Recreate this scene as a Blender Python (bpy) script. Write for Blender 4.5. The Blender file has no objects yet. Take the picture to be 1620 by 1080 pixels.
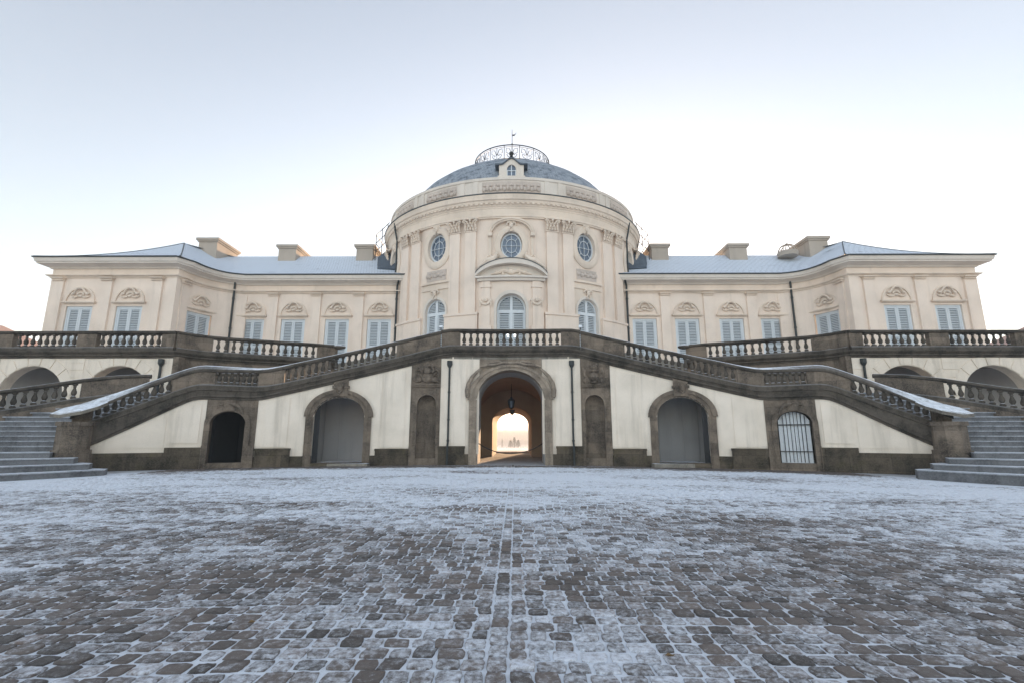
import bpy, bmesh, math, random
import numpy as np
from mathutils import Matrix, Vector
random.seed(7)
R = math.radians
scn = bpy.context.scene
col = scn.collection

# ------------------------------------------------------------------ camera, sky, sun, exposure
cam_d = bpy.data.cameras.new('camera'); cam_d.lens = 17.0; cam_d.sensor_width = 36.0
cam_d.clip_start = 0.05; cam_d.clip_end = 6000
cam = bpy.data.objects.new('camera', cam_d); col.objects.link(cam)
cam.location = (0.2, 0, 1.2); cam.rotation_euler = (R(90 + 11.09), 0, R(0.37))
scn.camera = cam

SUN_EL, SUN_AZ = 4.5, 9.5           # degrees above the horizon, degrees right of the +Y axis (behind the palace)
HAZE = 0.0018
SKY_STRENGTH, SUN_STRENGTH, EXPOSURE = 0.15, 3.6, 2.28
world = bpy.data.worlds.new('World'); scn.world = world; world.use_nodes = True
wn, wl = world.node_tree.nodes, world.node_tree.links
wn.clear()
sky = wn.new('ShaderNodeTexSky'); sky.sky_type = 'NISHITA'; sky.sun_disc = False
sky.sun_elevation = R(SUN_EL); sky.sun_rotation = R(SUN_AZ); sky.altitude = 400
sky.air_density = 1.0; sky.dust_density = 1.2; sky.ozone_density = 1.2
bg = wn.new('ShaderNodeBackground'); bg.inputs['Strength'].default_value = SKY_STRENGTH
wo = wn.new('ShaderNodeOutputWorld')
hs = wn.new('ShaderNodeHueSaturation'); hs.inputs['Saturation'].default_value = 0.56
tm_ = wn.new('ShaderNodeMix'); tm_.data_type = 'RGBA'; tm_.blend_type = 'MULTIPLY'; tm_.inputs[0].default_value = 1.0
tm_.inputs[7].default_value = (1.02, 0.988, 1.0, 1)          # white balance of the sky light
wl.new(sky.outputs[0], hs.inputs['Color']); wl.new(hs.outputs[0], tm_.inputs[6])
# direction factor added: dimmer sky over the palace, brighter behind, to light the facade
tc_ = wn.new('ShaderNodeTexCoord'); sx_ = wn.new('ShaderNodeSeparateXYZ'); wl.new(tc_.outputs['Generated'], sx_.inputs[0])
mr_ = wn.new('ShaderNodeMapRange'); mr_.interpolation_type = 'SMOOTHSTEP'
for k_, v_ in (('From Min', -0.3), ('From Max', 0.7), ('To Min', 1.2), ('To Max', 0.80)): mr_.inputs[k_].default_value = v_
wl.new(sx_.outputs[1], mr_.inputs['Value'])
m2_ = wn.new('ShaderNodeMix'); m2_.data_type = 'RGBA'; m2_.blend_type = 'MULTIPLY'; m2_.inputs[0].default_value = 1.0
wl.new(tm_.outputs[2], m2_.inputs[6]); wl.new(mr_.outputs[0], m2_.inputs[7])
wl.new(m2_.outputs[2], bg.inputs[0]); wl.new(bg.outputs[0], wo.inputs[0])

sun_d = bpy.data.lights.new('sun', 'SUN'); sun_d.energy = SUN_STRENGTH; sun_d.angle = R(0.53)
sun_d.color = (1.0, 0.64, 0.36)
sun = bpy.data.objects.new('sun', sun_d); col.objects.link(sun)
sd = Vector((math.sin(R(SUN_AZ)) * math.cos(R(SUN_EL)), math.cos(R(SUN_AZ)) * math.cos(R(SUN_EL)), math.sin(R(SUN_EL))))
sun.rotation_euler = (sd).to_track_quat('Z', 'Y').to_euler()
sun.location = (20, 100, 60)
scn.view_settings.view_transform = 'Standard'; scn.view_settings.look = 'None'
scn.view_settings.gamma = 1.0; scn.view_settings.exposure = EXPOSURE
scn.cycles.max_bounces = 8; scn.cycles.diffuse_bounces = 5

# ------------------------------------------------------------------ materials
def nt(name):
    m = bpy.data.materials.new(name); m.use_nodes = True
    t = m.node_tree; b = t.nodes['Principled BSDF']
    return m, t, b
def N(t, kind, **kw):
    n = t.nodes.new(kind)
    for k, v in kw.items():
        if k.startswith('i_'):
            key = k[2:]
            n.inputs[int(key) if key.isdigit() else key.replace('_', ' ')].default_value = v
        else: setattr(n, k, v)
    return n
def L(t, a, b): t.links.new(a, b)
def coords(t, scale=(1, 1, 1)):
    g = N(t, 'ShaderNodeNewGeometry'); mp = N(t, 'ShaderNodeMapping'); mp.inputs['Scale'].default_value = scale
    L(t, g.outputs['Position'], mp.inputs['Vector']); return mp.outputs[0]
def noise(t, vec, scale, detail=5, rough=0.55):
    n = N(t, 'ShaderNodeTexNoise', i_Scale=scale, i_Detail=detail, i_Roughness=rough)
    L(t, vec, n.inputs['Vector']); return n.outputs['Fac']
def ramp(t, fac, lo, hi, a=0.0, b=1.0):
    n = N(t, 'ShaderNodeMapRange', interpolation_type='SMOOTHSTEP')
    n.inputs['From Min'].default_value = lo; n.inputs['From Max'].default_value = hi
    n.inputs['To Min'].default_value = a; n.inputs['To Max'].default_value = b
    L(t, fac, n.inputs['Value']); return n.outputs[0]
def mixc(t, fac, a, b):
    n = N(t, 'ShaderNodeMix', data_type='RGBA')
    if isinstance(fac, (int, float)): n.inputs[0].default_value = fac
    else: L(t, fac, n.inputs[0])
    for s, v in ((6, a), (7, b)):
        if isinstance(v, tuple): n.inputs[s].default_value = (*v, 1)
        else: L(t, v, n.inputs[s])
    return n.outputs[2]
def mth(t, op, a, b=0.0):
    n = N(t, 'ShaderNodeMath', operation=op)
    for s, v in ((0, a), (1, b)):
        if isinstance(v, (int, float)): n.inputs[s].default_value = v
        else: L(t, v, n.inputs[s])
    return n.outputs[0]
def bump(t, b, h, strength=0.3, dist=0.02):
    n = N(t, 'ShaderNodeBump', i_Strength=strength, i_Distance=dist)
    L(t, h, n.inputs['Height']); L(t, n.outputs[0], b.inputs['Normal'])
def upness(t, lo=0.75, hi=0.95):
    g = N(t, 'ShaderNodeNewGeometry'); s = N(t, 'ShaderNodeSeparateXYZ'); L(t, g.outputs['True Normal'], s.inputs[0])
    return ramp(t, s.outputs[2], lo, hi)

def plaster(name, base, stain, amt=0.5, streak=0.4, s0=0.52):
    m, t, b = nt(name); p = coords(t)
    f = ramp(t, noise(t, p, 0.8, 6), 0.35, 0.75)
    c = mixc(t, mth(t, 'MULTIPLY', f, amt), base, stain)
    p2 = coords(t, (1.6, 1.6, 0.13)); f2 = ramp(t, noise(t, p2, 1.6, 5, 0.6), s0, s0 + .26)
    c = mixc(t, mth(t, 'MULTIPLY', f2, streak), c, tuple(x * 0.72 for x in stain))
    f3 = ramp(t, noise(t, p, 14, 4), 0.3, 0.8); c = mixc(t, mth(t, 'MULTIPLY', f3, 0.12), c, stain)
    L(t, c, b.inputs['Base Color']); b.inputs['Roughness'].default_value = 0.9
    b.inputs['Specular IOR Level'].default_value = 0.2
    bump(t, b, noise(t, p, 35, 4), 0.15, 0.01); return m

def stone(name, base, dark, moss, snow=0.0, mossamt=0.35, blocks=0.0):
    m, t, b = nt(name); p = coords(t)
    f = ramp(t, noise(t, p, 1.3, 8, 0.65), 0.42, 0.66)
    c = mixc(t, f, base, dark)
    p2 = coords(t, (2.4, 2.4, 0.3)); f2 = ramp(t, noise(t, p2, 1.7, 6, 0.6), 0.48, 0.72)
    c = mixc(t, mth(t, 'MULTIPLY', f2, 0.55), c, tuple(x * 0.45 for x in dark))
    f3 = ramp(t, noise(t, p, 2.1, 7, 0.6), 0.52, 0.72)
    c = mixc(t, mth(t, 'MULTIPLY', f3, mossamt), c, moss)
    if blocks:                                                 # ashlar: every block its own tone, dark joints
        g = N(t, 'ShaderNodeNewGeometry'); sp = N(t, 'ShaderNodeSeparateXYZ'); L(t, g.outputs['Position'], sp.inputs[0])
        cb = N(t, 'ShaderNodeCombineXYZ'); L(t, mth(t, 'ADD', sp.outputs[0], mth(t, 'MULTIPLY', sp.outputs[1], 0.35)), cb.inputs[0]); L(t, sp.outputs[2], cb.inputs[1])
        br = N(t, 'ShaderNodeTexBrick', i_Scale=1.0, i_Mortar_Size=0.009, offset=0.43); br.inputs['Brick Width'].default_value = 0.92; br.inputs['Row Height'].default_value = 0.47
        br.inputs['Color1'].default_value = (0.55, 0.55, 0.55, 1); br.inputs['Color2'].default_value = (1.3, 1.25, 1.2, 1); br.inputs['Mortar'].default_value = (0.4, 0.4, 0.4, 1)
        L(t, cb.outputs[0], br.inputs['Vector'])
        mx = N(t, 'ShaderNodeMix', data_type='RGBA', blend_type='MULTIPLY'); mx.inputs[0].default_value = blocks; L(t, c, mx.inputs[6]); L(t, br.outputs['Color'], mx.inputs[7]); c = mx.outputs[2]
    f4 = ramp(t, noise(t, p, 22, 5, 0.6), 0.35, 0.75)
    c = mixc(t, mth(t, 'MULTIPLY', f4, 0.4), c, tuple(min(1, x * 1.6) for x in base))
    if snow:
        u = upness(t, .58, .8); f5 = ramp(t, noise(t, p, 6, 5, 0.6), 0.25, 0.62)
        c = mixc(t, mth(t, 'MULTIPLY', mth(t, 'MULTIPLY', u, mth(t, 'ADD', mth(t, 'MULTIPLY', f5, 0.5), 0.5)), snow), c, (0.78, 0.82, 0.88))
    L(t, c, b.inputs['Base Color']); b.inputs['Roughness'].default_value = 0.88
    b.inputs['Specular IOR Level'].default_value = 0.25
    bump(t, b, noise(t, p, 9, 8, 0.65), 0.5, 0.03); return m

def plain(name, c, rough=0.5, metal=0.0, var=0.15, spec=0.5):
    m, t, b = nt(name); p = coords(t)
    f = noise(t, p, 5, 5)
    L(t, mixc(t, f, tuple(x * (1 + var) for x in c), tuple(x * (1 - var) for x in c)), b.inputs['Base Color'])
    b.inputs['Roughness'].default_value = rough; b.inputs['Metallic'].default_value = metal
    b.inputs['Specular IOR Level'].default_value = spec
    return m

M = {}
M['cream'] = plaster('cream_plaster', (0.82, 0.695, 0.59), (0.63, 0.53, 0.445), 0.55, 0.4)
M['cream_trim'] = plaster('cream_trim', (0.77, 0.655, 0.545), (0.52, 0.44, 0.365), 0.55, 0.35)
M['chimney'] = plaster('chimney_plaster', (0.45, 0.39, 0.33), (0.30, 0.26, 0.22), 0.5, 0.4)
M['cornice'] = plaster('cornice_paint', (0.71, 0.645, 0.575), (0.52, 0.46, 0.40), 0.45, 0.3)
M['greyrelief'] = plaster('grey_relief_stone', (0.58, 0.50, 0.44), (0.40, 0.345, 0.30), 0.6, 0.3)
M['white_wall'] = plaster('pale_plaster', (0.83, 0.74, 0.635), (0.60, 0.53, 0.44), 0.6, 0.55, 0.48)
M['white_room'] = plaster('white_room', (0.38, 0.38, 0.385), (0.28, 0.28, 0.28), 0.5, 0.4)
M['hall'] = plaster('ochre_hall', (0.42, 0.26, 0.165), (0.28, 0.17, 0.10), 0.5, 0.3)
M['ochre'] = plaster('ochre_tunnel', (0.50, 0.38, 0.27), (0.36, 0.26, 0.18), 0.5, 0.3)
M['stone'] = stone('weathered_sandstone', (0.185, 0.15, 0.118), (0.062, 0.052, 0.043), (0.055, 0.052, 0.036), 0.0, 0.3, 0.6)
M['string'] = stone('string_sandstone', (0.098, 0.083, 0.068), (0.024, 0.022, 0.019), (0.03, 0.031, 0.021), 0.22, 0.4)
M['cap'] = stone('snowy_coping', (0.2, 0.18, 0.15), (0.1, 0.09, 0.08), (0.08, 0.08, 0.06), 1.0, 0.2)
M['rail'] = stone('balustrade_sandstone', (0.098, 0.083, 0.068), (0.024, 0.022, 0.019), (0.03, 0.031, 0.021), 0.95, 0.4)
M['plinth'] = stone('mossy_plinth_stone', (0.105, 0.086, 0.064), (0.022, 0.02, 0.016), (0.062, 0.058, 0.022), 0.0, 0.55, 0.8)
M['portal'] = stone('portal_sandstone', (0.30, 0.25, 0.20), (0.16, 0.13, 0.105), (0.11, 0.10, 0.07), 0.0, 0.25, 0.5)
M['step'] = stone('step_granite', (0.16, 0.165, 0.175), (0.085, 0.088, 0.094), (0.10, 0.11, 0.09), 0.8, 0.15)
M['nosing'] = stone('frosted_nosing', (0.30, 0.315, 0.34), (0.16, 0.17, 0.185), (0.30, 0.32, 0.34), 0.9, 0.2)
M['floor'] = stone('terrace_floor', (0.25, 0.23, 0.2), (0.15, 0.14, 0.12), (0.12, 0.12, 0.09), 0.9)
M['iron'] = plain('dark_iron', (0.02, 0.022, 0.025), 0.5, 0.4)
M['pipe'] = plain('dark_drainpipe', (0.022, 0.028, 0.03), 0.55, 0.1)
M['shutter'] = plain('blue_grey_paint', (0.55, 0.59, 0.62), 0.5, 0, 0.06)
M['winframe'] = plain('pale_blue_window_paint', (0.62, 0.66, 0.69), 0.5, 0, 0.05)
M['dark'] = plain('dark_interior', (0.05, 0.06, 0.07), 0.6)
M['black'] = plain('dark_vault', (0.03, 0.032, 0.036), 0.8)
M['gutter'] = plain('gutter_metal', (0.05, 0.065, 0.075), 0.5, 0.3)
M['whitebar'] = plain('white_door_paint', (0.72, 0.76, 0.8), 0.6)
M['redroof'] = plain('red_roof_tiles', (0.36, 0.24, 0.21), 0.85, 0, 0.25)
M['bark'] = plain('tree_bark', (0.06, 0.05, 0.04), 0.9)
M['leaf'] = plain('conifer_needles', (0.05, 0.06, 0.035), 0.8)
def glass():
    m, t, b = nt('window_glass'); p = coords(t)
    L(t, mixc(t, noise(t, p, 2.5, 3), (0.10, 0.15, 0.22), (0.04, 0.06, 0.09)), b.inputs['Base Color'])
    b.inputs['Roughness'].default_value = 0.08; b.inputs['Specular IOR Level'].default_value = 0.9
    return m
M['glass'] = glass()
def lamp():
    m, t, b = nt('sky_glow_emission'); b.inputs['Base Color'].default_value = (1, .95, .85, 1)
    b.inputs['Emission Color'].default_value = (1, .95, .88, 1); b.inputs['Emission Strength'].default_value = 1.6; return m
M['lamp'] = lamp()  # emission standing in for bright sky seen through the rotunda
def slate(name, frost, fs=1.1, fmax=1.0):
    m, t, b = nt(name); p = coords(t)
    br = N(t, 'ShaderNodeTexBrick', i_Scale=1.0, i_Mortar_Size=0.012)
    br.inputs['Brick Width'].default_value = 0.35; br.inputs['Row Height'].default_value = 0.16
    br.inputs['Color1'].default_value = (0.055, 0.075, 0.10, 1); br.inputs['Color2'].default_value = (0.09, 0.115, 0.145, 1)
    br.inputs['Mortar'].default_value = (0.03, 0.035, 0.045, 1)
    g = N(t, 'ShaderNodeNewGeometry'); s = N(t, 'ShaderNodeSeparateXYZ'); L(t, g.outputs['Position'], s.inputs[0])
    cb = N(t, 'ShaderNodeCombineXYZ'); L(t, mth(t, 'ADD', s.outputs[0], mth(t, 'MULTIPLY', s.outputs[1], 0.31)), cb.inputs[0])
    L(t, mth(t, 'MULTIPLY', s.outputs[2], 1.6), cb.inputs[1]); L(t, cb.outputs[0], br.inputs['Vector'])
    f = ramp(t, noise(t, p, fs, 6, 0.6), 0.75 - frost * 0.55, 1.0 - frost * 0.5, 0.0, fmax)
    f2 = ramp(t, noise(t, p, 11, 6, 0.7), 0.2, 0.6, 0.7, 1.0)
    fr = mth(t, 'MULTIPLY', mth(t, 'MULTIPLY', f, f2), mth(t, 'SUBTRACT', 1.0, mth(t, 'MULTIPLY', br.outputs['Fac'], 0.6)))
    L(t, mixc(t, fr, br.outputs['Color'], (0.66, 0.72, 0.80)), b.inputs['Base Color'])
    b.inputs['Roughness'].default_value = 0.6
    bump(t, b, mth(t, 'SUBTRACT', noise(t, p, 8, 4), br.outputs['Fac']), 0.4, 0.02); return m
M['roof_frost'] = slate('frosted_slate', 1.15)
M['roof_slate'] = slate('dome_slate', 0.85, 3.0, 0.42)
M['roof_dark'] = slate('bare_slate', 0.02)

def frostmask(t, p):
    # where hoar frost and thin snow lie on the court: large trodden patches, tracks and fine grain
    s = N(t, 'ShaderNodeSeparateXYZ'); L(t, p, s.inputs[0])
    big = mth(t, 'ADD', mth(t, 'MULTIPLY', mth(t, 'SUBTRACT', noise(t, coords(t, (0.22, 0.50, 1)), 1.0, 5, 0.6), 0.5), 1.35), 0.485)
    far = ramp(t, s.outputs[1], 4.0, 12.5, 0.0, 0.34)
    vl = N(t, 'ShaderNodeVectorMath', operation='LENGTH'); va = N(t, 'ShaderNodeVectorMath', operation='ADD'); va.inputs[1].default_value = (0, 5.4, 0)
    L(t, p, va.inputs[0]); L(t, va.outputs[0], vl.inputs[0])
    wob = mth(t, 'MULTIPLY', mth(t, 'SUBTRACT', noise(t, p, 0.9, 5, 0.6), 0.5), 1.6)
    edge = ramp(t, mth(t, 'ADD', vl.outputs['Value'], wob), 24.6, 26.4, 0.0, -0.75)   # swept, damp strip along the walls
    track = mth(t, 'SUBTRACT', s.outputs[1], mth(t, 'ADD', 15.4, mth(t, 'MULTIPLY', s.outputs[0], -0.36)))
    track = ramp(t, mth(t, 'ABSOLUTE', track), 0.2, 1.1, 0.24, 0.0)
    k = mth(t, 'ADD', mth(t, 'ADD', mth(t, 'ADD', big, far), edge), track)
    return k
def cobble():
    m, t, b = nt('frosted_cobblestone'); p = coords(t)
    a = N(t, 'ShaderNodeAttribute', attribute_name='tone'); s = N(t, 'ShaderNodeSeparateColor'); L(t, a.outputs['Color'], s.inputs[0])
    c = mixc(t, s.outputs[0], (0.044, 0.038, 0.036), (0.150, 0.120, 0.106))
    c = mixc(t, ramp(t, s.outputs[1], 0.80, 0.98, 0, 0.7), c, (0.155, 0.098, 0.072))
    c = mixc(t, mth(t, 'MULTIPLY', ramp(t, noise(t, p, 45, 6, 0.7), 0.35, 0.7), 0.45), c, (0.16, 0.15, 0.14))
    k = frostmask(t, p)
    k2 = mth(t, 'ADD', k, mth(t, 'MULTIPLY', mth(t, 'SUBTRACT', s.outputs[1], 0.5), 0.32))
    k2 = mth(t, 'ADD', k2, mth(t, 'MULTIPLY', mth(t, 'SUBTRACT', noise(t, p, 24, 6, 0.75), 0.5), 1.25))
    k2 = mth(t, 'ADD', k2, mth(t, 'MULTIPLY', s.outputs[2], -0.13))
    f = ramp(t, k2, 0.34, 0.86, 0.0, 0.92)
    c = mixc(t, f, c, (0.73, 0.77, 0.84))
    L(t, c, b.inputs['Base Color']); b.inputs['Specular IOR Level'].default_value = 0.4
    L(t, ramp(t, f, 0, 1, 0.55, 0.85), b.inputs['Roughness'])
    bump(t, b, noise(t, p, 40, 8, 0.7), 0.55, 0.02); return m
M['cobble'] = cobble()
def joint():
    m, t, b = nt('frosted_joint_sand'); p = coords(t)
    s = N(t, 'ShaderNodeSeparateXYZ'); L(t, p, s.inputs[0])
    k = mth(t, 'ADD', frostmask(t, p), mth(t, 'MULTIPLY', mth(t, 'SUBTRACT', noise(t, p, 30, 6, 0.7), 0.5), 0.8))
    k = mth(t, 'ADD', k, mth(t, 'MULTIPLY', mth(t, 'SUBTRACT', noise(t, p, 5.0, 5, 0.6), 0.5), 0.5))
    f = ramp(t, k, 0.05, 0.55, 0.42, 1.0)
    c = mixc(t, f, (0.13, 0.112, 0.098), (0.72, 0.76, 0.82))
    L(t, c, b.inputs['Base Color']); b.inputs['Roughness'].default_value = 0.95
    bump(t, b, noise(t, p, 60, 6, 0.7), 0.6, 0.02); return m
M['joint'] = joint()
def snowfield():
    m, t, b = nt('snow_field'); p = coords(t)
    L(t, mixc(t, ramp(t, noise(t, p, 0.06, 6), 0.4, 0.7), (0.72, 0.74, 0.78), (0.45, 0.45, 0.43)), b.inputs['Base Color'])
    b.inputs['Roughness'].default_value = 0.95; return m
M['snow'] = snowfield()

# ------------------------------------------------------------------ mesh builder
class MB:
    def __init__(self): self.v = []; self.f = []
    def add(self, v, f):
        o = len(self.v); self.v += [tuple(p) for p in v]; self.f += [tuple(i + o for i in q) for q in f]; return self
    def box(self, x0, x1, y0, y1, z0, z1):
        return self.add([(x0, y0, z0), (x1, y0, z0), (x1, y1, z0), (x0, y1, z0), (x0, y0, z1), (x1, y0, z1), (x1, y1, z1), (x0, y1, z1)],
                 [(0, 3, 2, 1), (4, 5, 6, 7), (0, 1, 5, 4), (1, 2, 6, 5), (2, 3, 7, 6), (3, 0, 4, 7)])
    def prism(self, pts, z0, z1):
        n = len(pts)
        return self.add([(x, y, z0) for x, y in pts] + [(x, y, z1) for x, y in pts],
                 [tuple(range(n))[::-1], tuple(range(n, 2 * n))] + [(i, (i + 1) % n, n + (i + 1) % n, n + i) for i in range(n)])
    def sweep(self, path, prof, closed=False):
        """path: list of (x, y, z, nx, ny); prof: closed polygon of (offset outwards, dz)"""
        k = len(prof); v = []
        for x, y, z, nx, ny in path:
            v += [(x + nx * o, y + ny * o, z + d) for o, d in prof]
        f = []; n = len(path)
        for i in range(n if closed else n - 1):
            a, b_ = i * k, ((i + 1) % n) * k
            for j in range(k): f.append((a + j, a + (j + 1) % k, b_ + (j + 1) % k, b_ + j))
        if not closed: f += [tuple(range(k))[::-1], tuple(range((n - 1) * k, n * k))]
        return self.add(v, f)
    def sweepv(self, path, profs):
        k = len(profs[0]); v = []; n = len(path)
        for (x, y, z, nx, ny), prof in zip(path, profs): v += [(x + nx * o, y + ny * o, z + d) for o, d in prof]
        f = [(i * k + j, i * k + (j + 1) % k, (i + 1) * k + (j + 1) % k, (i + 1) * k + j) for i in range(n - 1) for j in range(k)]
        return self.add(v, f + [tuple(range(k))[::-1], tuple(range((n - 1) * k, n * k))])
    def slab(self, cv, S, zlo, zhi, of, ob):
        zl = [zlo(s) if callable(zlo) else (zlo[i] if isinstance(zlo, list) else zlo) for i, s in enumerate(S)]
        zh = [zhi(s) if callable(zhi) else (zhi[i] if isinstance(zhi, list) else zhi) for i, s in enumerate(S)]
        v = []
        for s, a, b_ in zip(S, zl, zh):
            x, y, nx, ny = cv(s); F = (x + nx * of, y + ny * of); B = (x + nx * ob, y + ny * ob)
            v += [(*F, a), (*F, b_), (*B, a), (*B, b_)]
        f = []; n = len(S)
        for i in range(n - 1):
            p, q = i * 4, i * 4 + 4; same = abs(S[i] - S[i + 1]) < 1e-9
            if not same: f += [(p, q, q + 1, p + 1), (p + 2, p + 3, q + 3, q + 2)]
            if not same or abs(zh[i] - zh[i + 1]) > 1e-6: f.append((p + 1, q + 1, q + 3, p + 3))
            if not same or abs(zl[i] - zl[i + 1]) > 1e-6: f.append((p, p + 2, q + 2, q))
        e = (n - 1) * 4
        f += [(0, 1, 3, 2), (e, e + 2, e + 3, e + 1)]
        return self.add(v, f)
    def lathe(self, prof, seg=12, c=(0, 0, 0), a0=0.0, rx=1.0, ry=1.0):
        v = []; f = []; k = len(prof)
        for i in range(seg):
            a = a0 + 2 * math.pi * i / seg
            v += [(c[0] + r * rx * math.cos(a), c[1] + r * ry * math.sin(a), c[2] + z) for r, z in prof]
        for i in range(seg):
            a, b_ = i * k, ((i + 1) % seg) * k
            for j in range(k - 1): f.append((a + j, b_ + j, b_ + j + 1, a + j + 1))
        f += [tuple(i * k for i in range(seg))[::-1], tuple(i * k + k - 1 for i in range(seg))]
        return self.add(v, f)
    def tube(self, pts, r, seg=6, closed=False):
        P = [Vector(p) for p in pts]; n = len(P); v = []; f = []
        up = None
        for i in range(n):
            t = (P[(i + 1) % n] - P[i - 1]) if closed else (P[min(i + 1, n - 1)] - P[max(i - 1, 0)])
            t.normalize()
            if up is None: up = Vector((0, 0, 1)) if abs(t.z) < 0.9 else Vector((1, 0, 0))
            a = t.cross(up); a.normalize(); up = a.cross(t); up.normalize()
            rr = r[i] if isinstance(r, (list, tuple)) else r
            v += [P[i] + (a * math.cos(2 * math.pi * j / seg) + up * math.sin(2 * math.pi * j / seg)) * rr for j in range(seg)]
        for i in range(n if closed else n - 1):
            a, b_ = i * seg, ((i + 1) % n) * seg
            for j in range(seg): f.append((a + j, a + (j + 1) % seg, b_ + (j + 1) % seg, b_ + j))
        if not closed: f += [tuple(range(seg))[::-1], tuple(range((n - 1) * seg, n * seg))]
        return self.add([tuple(p) for p in v], f)
    def ball(self, c, r, seg=8, rings=6, sc=(1, 1, 1)):
        return self.lathe_ball(c, r, seg, rings, sc)
    def lathe_ball(self, c, r, seg, rings, sc):
        v = []; f = []
        for i in range(1, rings):
            th = math.pi * i / rings
            for j in range(seg):
                a = 2 * math.pi * j / seg
                v.append((c[0] + r * sc[0] * math.sin(th) * math.cos(a), c[1] + r * sc[1] * math.sin(th) * math.sin(a), c[2] + r * sc[2] * math.cos(th)))
        top = len(v); v += [(c[0], c[1], c[2] + r * sc[2]), (c[0], c[1], c[2] - r * sc[2])]
        for i in range(rings - 2):
            for j in range(seg): f.append((i * seg + j, (i + 1) * seg + j, (i + 1) * seg + (j + 1) % seg, i * seg + (j + 1) % seg))
        for j in range(seg):
            f.append((top, j, (j + 1) % seg)); f.append((top + 1, (rings - 2) * seg + (j + 1) % seg, (rings - 2) * seg + j))
        return self.add(v, f)
    def mesh(self, name, mat, smooth=False, mir=False, off=(0, 0, 0), ang=35):
        me = bpy.data.meshes.new(name); bm = bmesh.new()
        vs = [bm.verts.new(((-x if mir else x) - off[0], y - off[1], z - off[2])) for x, y, z in self.v]
        for q in self.f:
            u = []
            for i in q:
                if i not in u: u.append(i)
            if len(u) > 2:
                try: bm.faces.new([vs[i] for i in u])
                except ValueError: pass
        bmesh.ops.recalc_face_normals(bm, faces=bm.faces)
        bm.to_mesh(me); bm.free(); me.materials.append(mat)
        if smooth:
            for p in me.polygons: p.use_smooth = True
            try: me.set_sharp_from_angle(angle=R(ang))
            except Exception: pass
        return me
    def build(self, name, mat, parent=None, smooth=False, mir=False, label=None, ang=35):
        off = origin(parent)
        o = bpy.data.objects.new(name, self.mesh(name, mat, smooth, mir, off, ang)); col.objects.link(o)
        if parent: o.parent = parent; ORI[o.name] = off
        if label: o['label'] = label
        return o
ORI = {}
def origin(p): return ORI.get(p.name, (0, 0, 0)) if p else (0, 0, 0)
def thing(name, label, cat, loc=(0, 0, 0), group=None):
    o = bpy.data.objects.new(name, None); col.objects.link(o); o.location = loc; o.empty_display_size = 0.5
    o['label'] = label; o['category'] = cat
    if group: o['group'] = group
    ORI[o.name] = loc; return o
def tag(o, label, cat, group=None):
    o['label'] = label; o['category'] = cat
    if group: o['group'] = group
    return o
def inst(name, me, parent, loc, rz=0.0, label=None, local=False, sx=1):
    """one object of a shared mesh standing at world position loc, under parent"""
    o = bpy.data.objects.new(name, me); col.objects.link(o)
    if parent:
        o.parent = parent
        if not local: q = origin(parent); loc = (loc[0] - q[0], loc[1] - q[1], loc[2] - q[2])
    o.location = loc; o.rotation_euler = (0, 0, rz)
    if sx != 1: o.scale = (sx, 1, 1)
    if label: o['label'] = label
    return o

# ------------------------------------------------------------------ plan curves: s -> x, y, outward normal (towards the court)
def line(x0, y0, x1, y1):
    l = math.hypot(x1 - x0, y1 - y0); tx, ty = (x1 - x0) / l, (y1 - y0) / l
    return lambda s: (x0 + tx * s, y0 + ty * s, ty, -tx)
def hline(Y): return lambda s: (s, Y, 0.0, -1.0)            # s is x
def court(rad):                                              # concave towards the court; s is the angle in degrees
    return lambda s: (rad * math.sin(R(s)), -5.4 + rad * math.cos(R(s)), -math.sin(R(s)), -math.cos(R(s)))
def ax(x, rad=27.0): return math.degrees(math.asin(x / rad))
EA, EB, EY = 8.47, 7.60, 32.60
def drum(da=0.0):
    a, b = EA + da, EB + da
    def f(s):
        c, n = math.cos(R(s)), math.sin(R(s)); nx, ny = n / a, -c / b; l = math.hypot(nx, ny)
        return (a * n, EY - b * c, nx / l, ny / l)
    return f
def polyc(pts, n=60):
    P = [np.array(p, float) for p in pts]; out = []
    for i in range(len(P) - 1):
        p0 = P[i - 1] if i > 0 else 2 * P[0] - P[1]; p3 = P[i + 2] if i + 2 < len(P) else 2 * P[-1] - P[-2]
        for k in range(n):
            t = k / n
            out.append(0.5 * (2 * P[i] + (P[i + 1] - p0) * t + (2 * p0 - 5 * P[i] + 4 * P[i + 1] - p3) * t * t + (3 * P[i] - p0 - 3 * P[i + 1] + p3) * t ** 3))
    out.append(P[-1]); A = np.array(out); d = np.concatenate([[0], np.cumsum(np.hypot(*np.diff(A, axis=0).T))]); Ln = d[-1]
    def f(s):
        x = np.interp(s, d, A[:, 0]); y = np.interp(s, d, A[:, 1]); e = 0.05
        a, b = np.clip(s - e, 0, Ln), np.clip(s + e, 0, Ln)
        tx = np.interp(b, d, A[:, 0]) - np.interp(a, d, A[:, 0]); ty = np.interp(b, d, A[:, 1]) - np.interp(a, d, A[:, 1]); l = math.hypot(tx, ty)
        return (float(x), float(y), float(ty / l), float(-tx / l))
    f.L = float(Ln); return f
def lin(a, b, n): return [a + (b - a) * i / n for i in range(n + 1)]
def smooth_table(pts, w=0.6):
    xs = np.array([p[0] for p in pts]); zs = np.array([p[1] for p in pts])
    g = np.linspace(xs[0], xs[-1], 800); v = np.interp(g, xs, zs); k = max(1, int(w / (g[1] - g[0])))
    vp = np.pad(v, k, mode='edge'); ker = np.ones(2 * k + 1) / (2 * k + 1); v2 = np.convolve(vp, ker, 'valid')
    return lambda x: float(np.interp(x, g, v2))
def path(cv, S, Z): return [(*cv(s)[:2], Z(s) if callable(Z) else Z, *cv(s)[2:]) for s in S]
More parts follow.
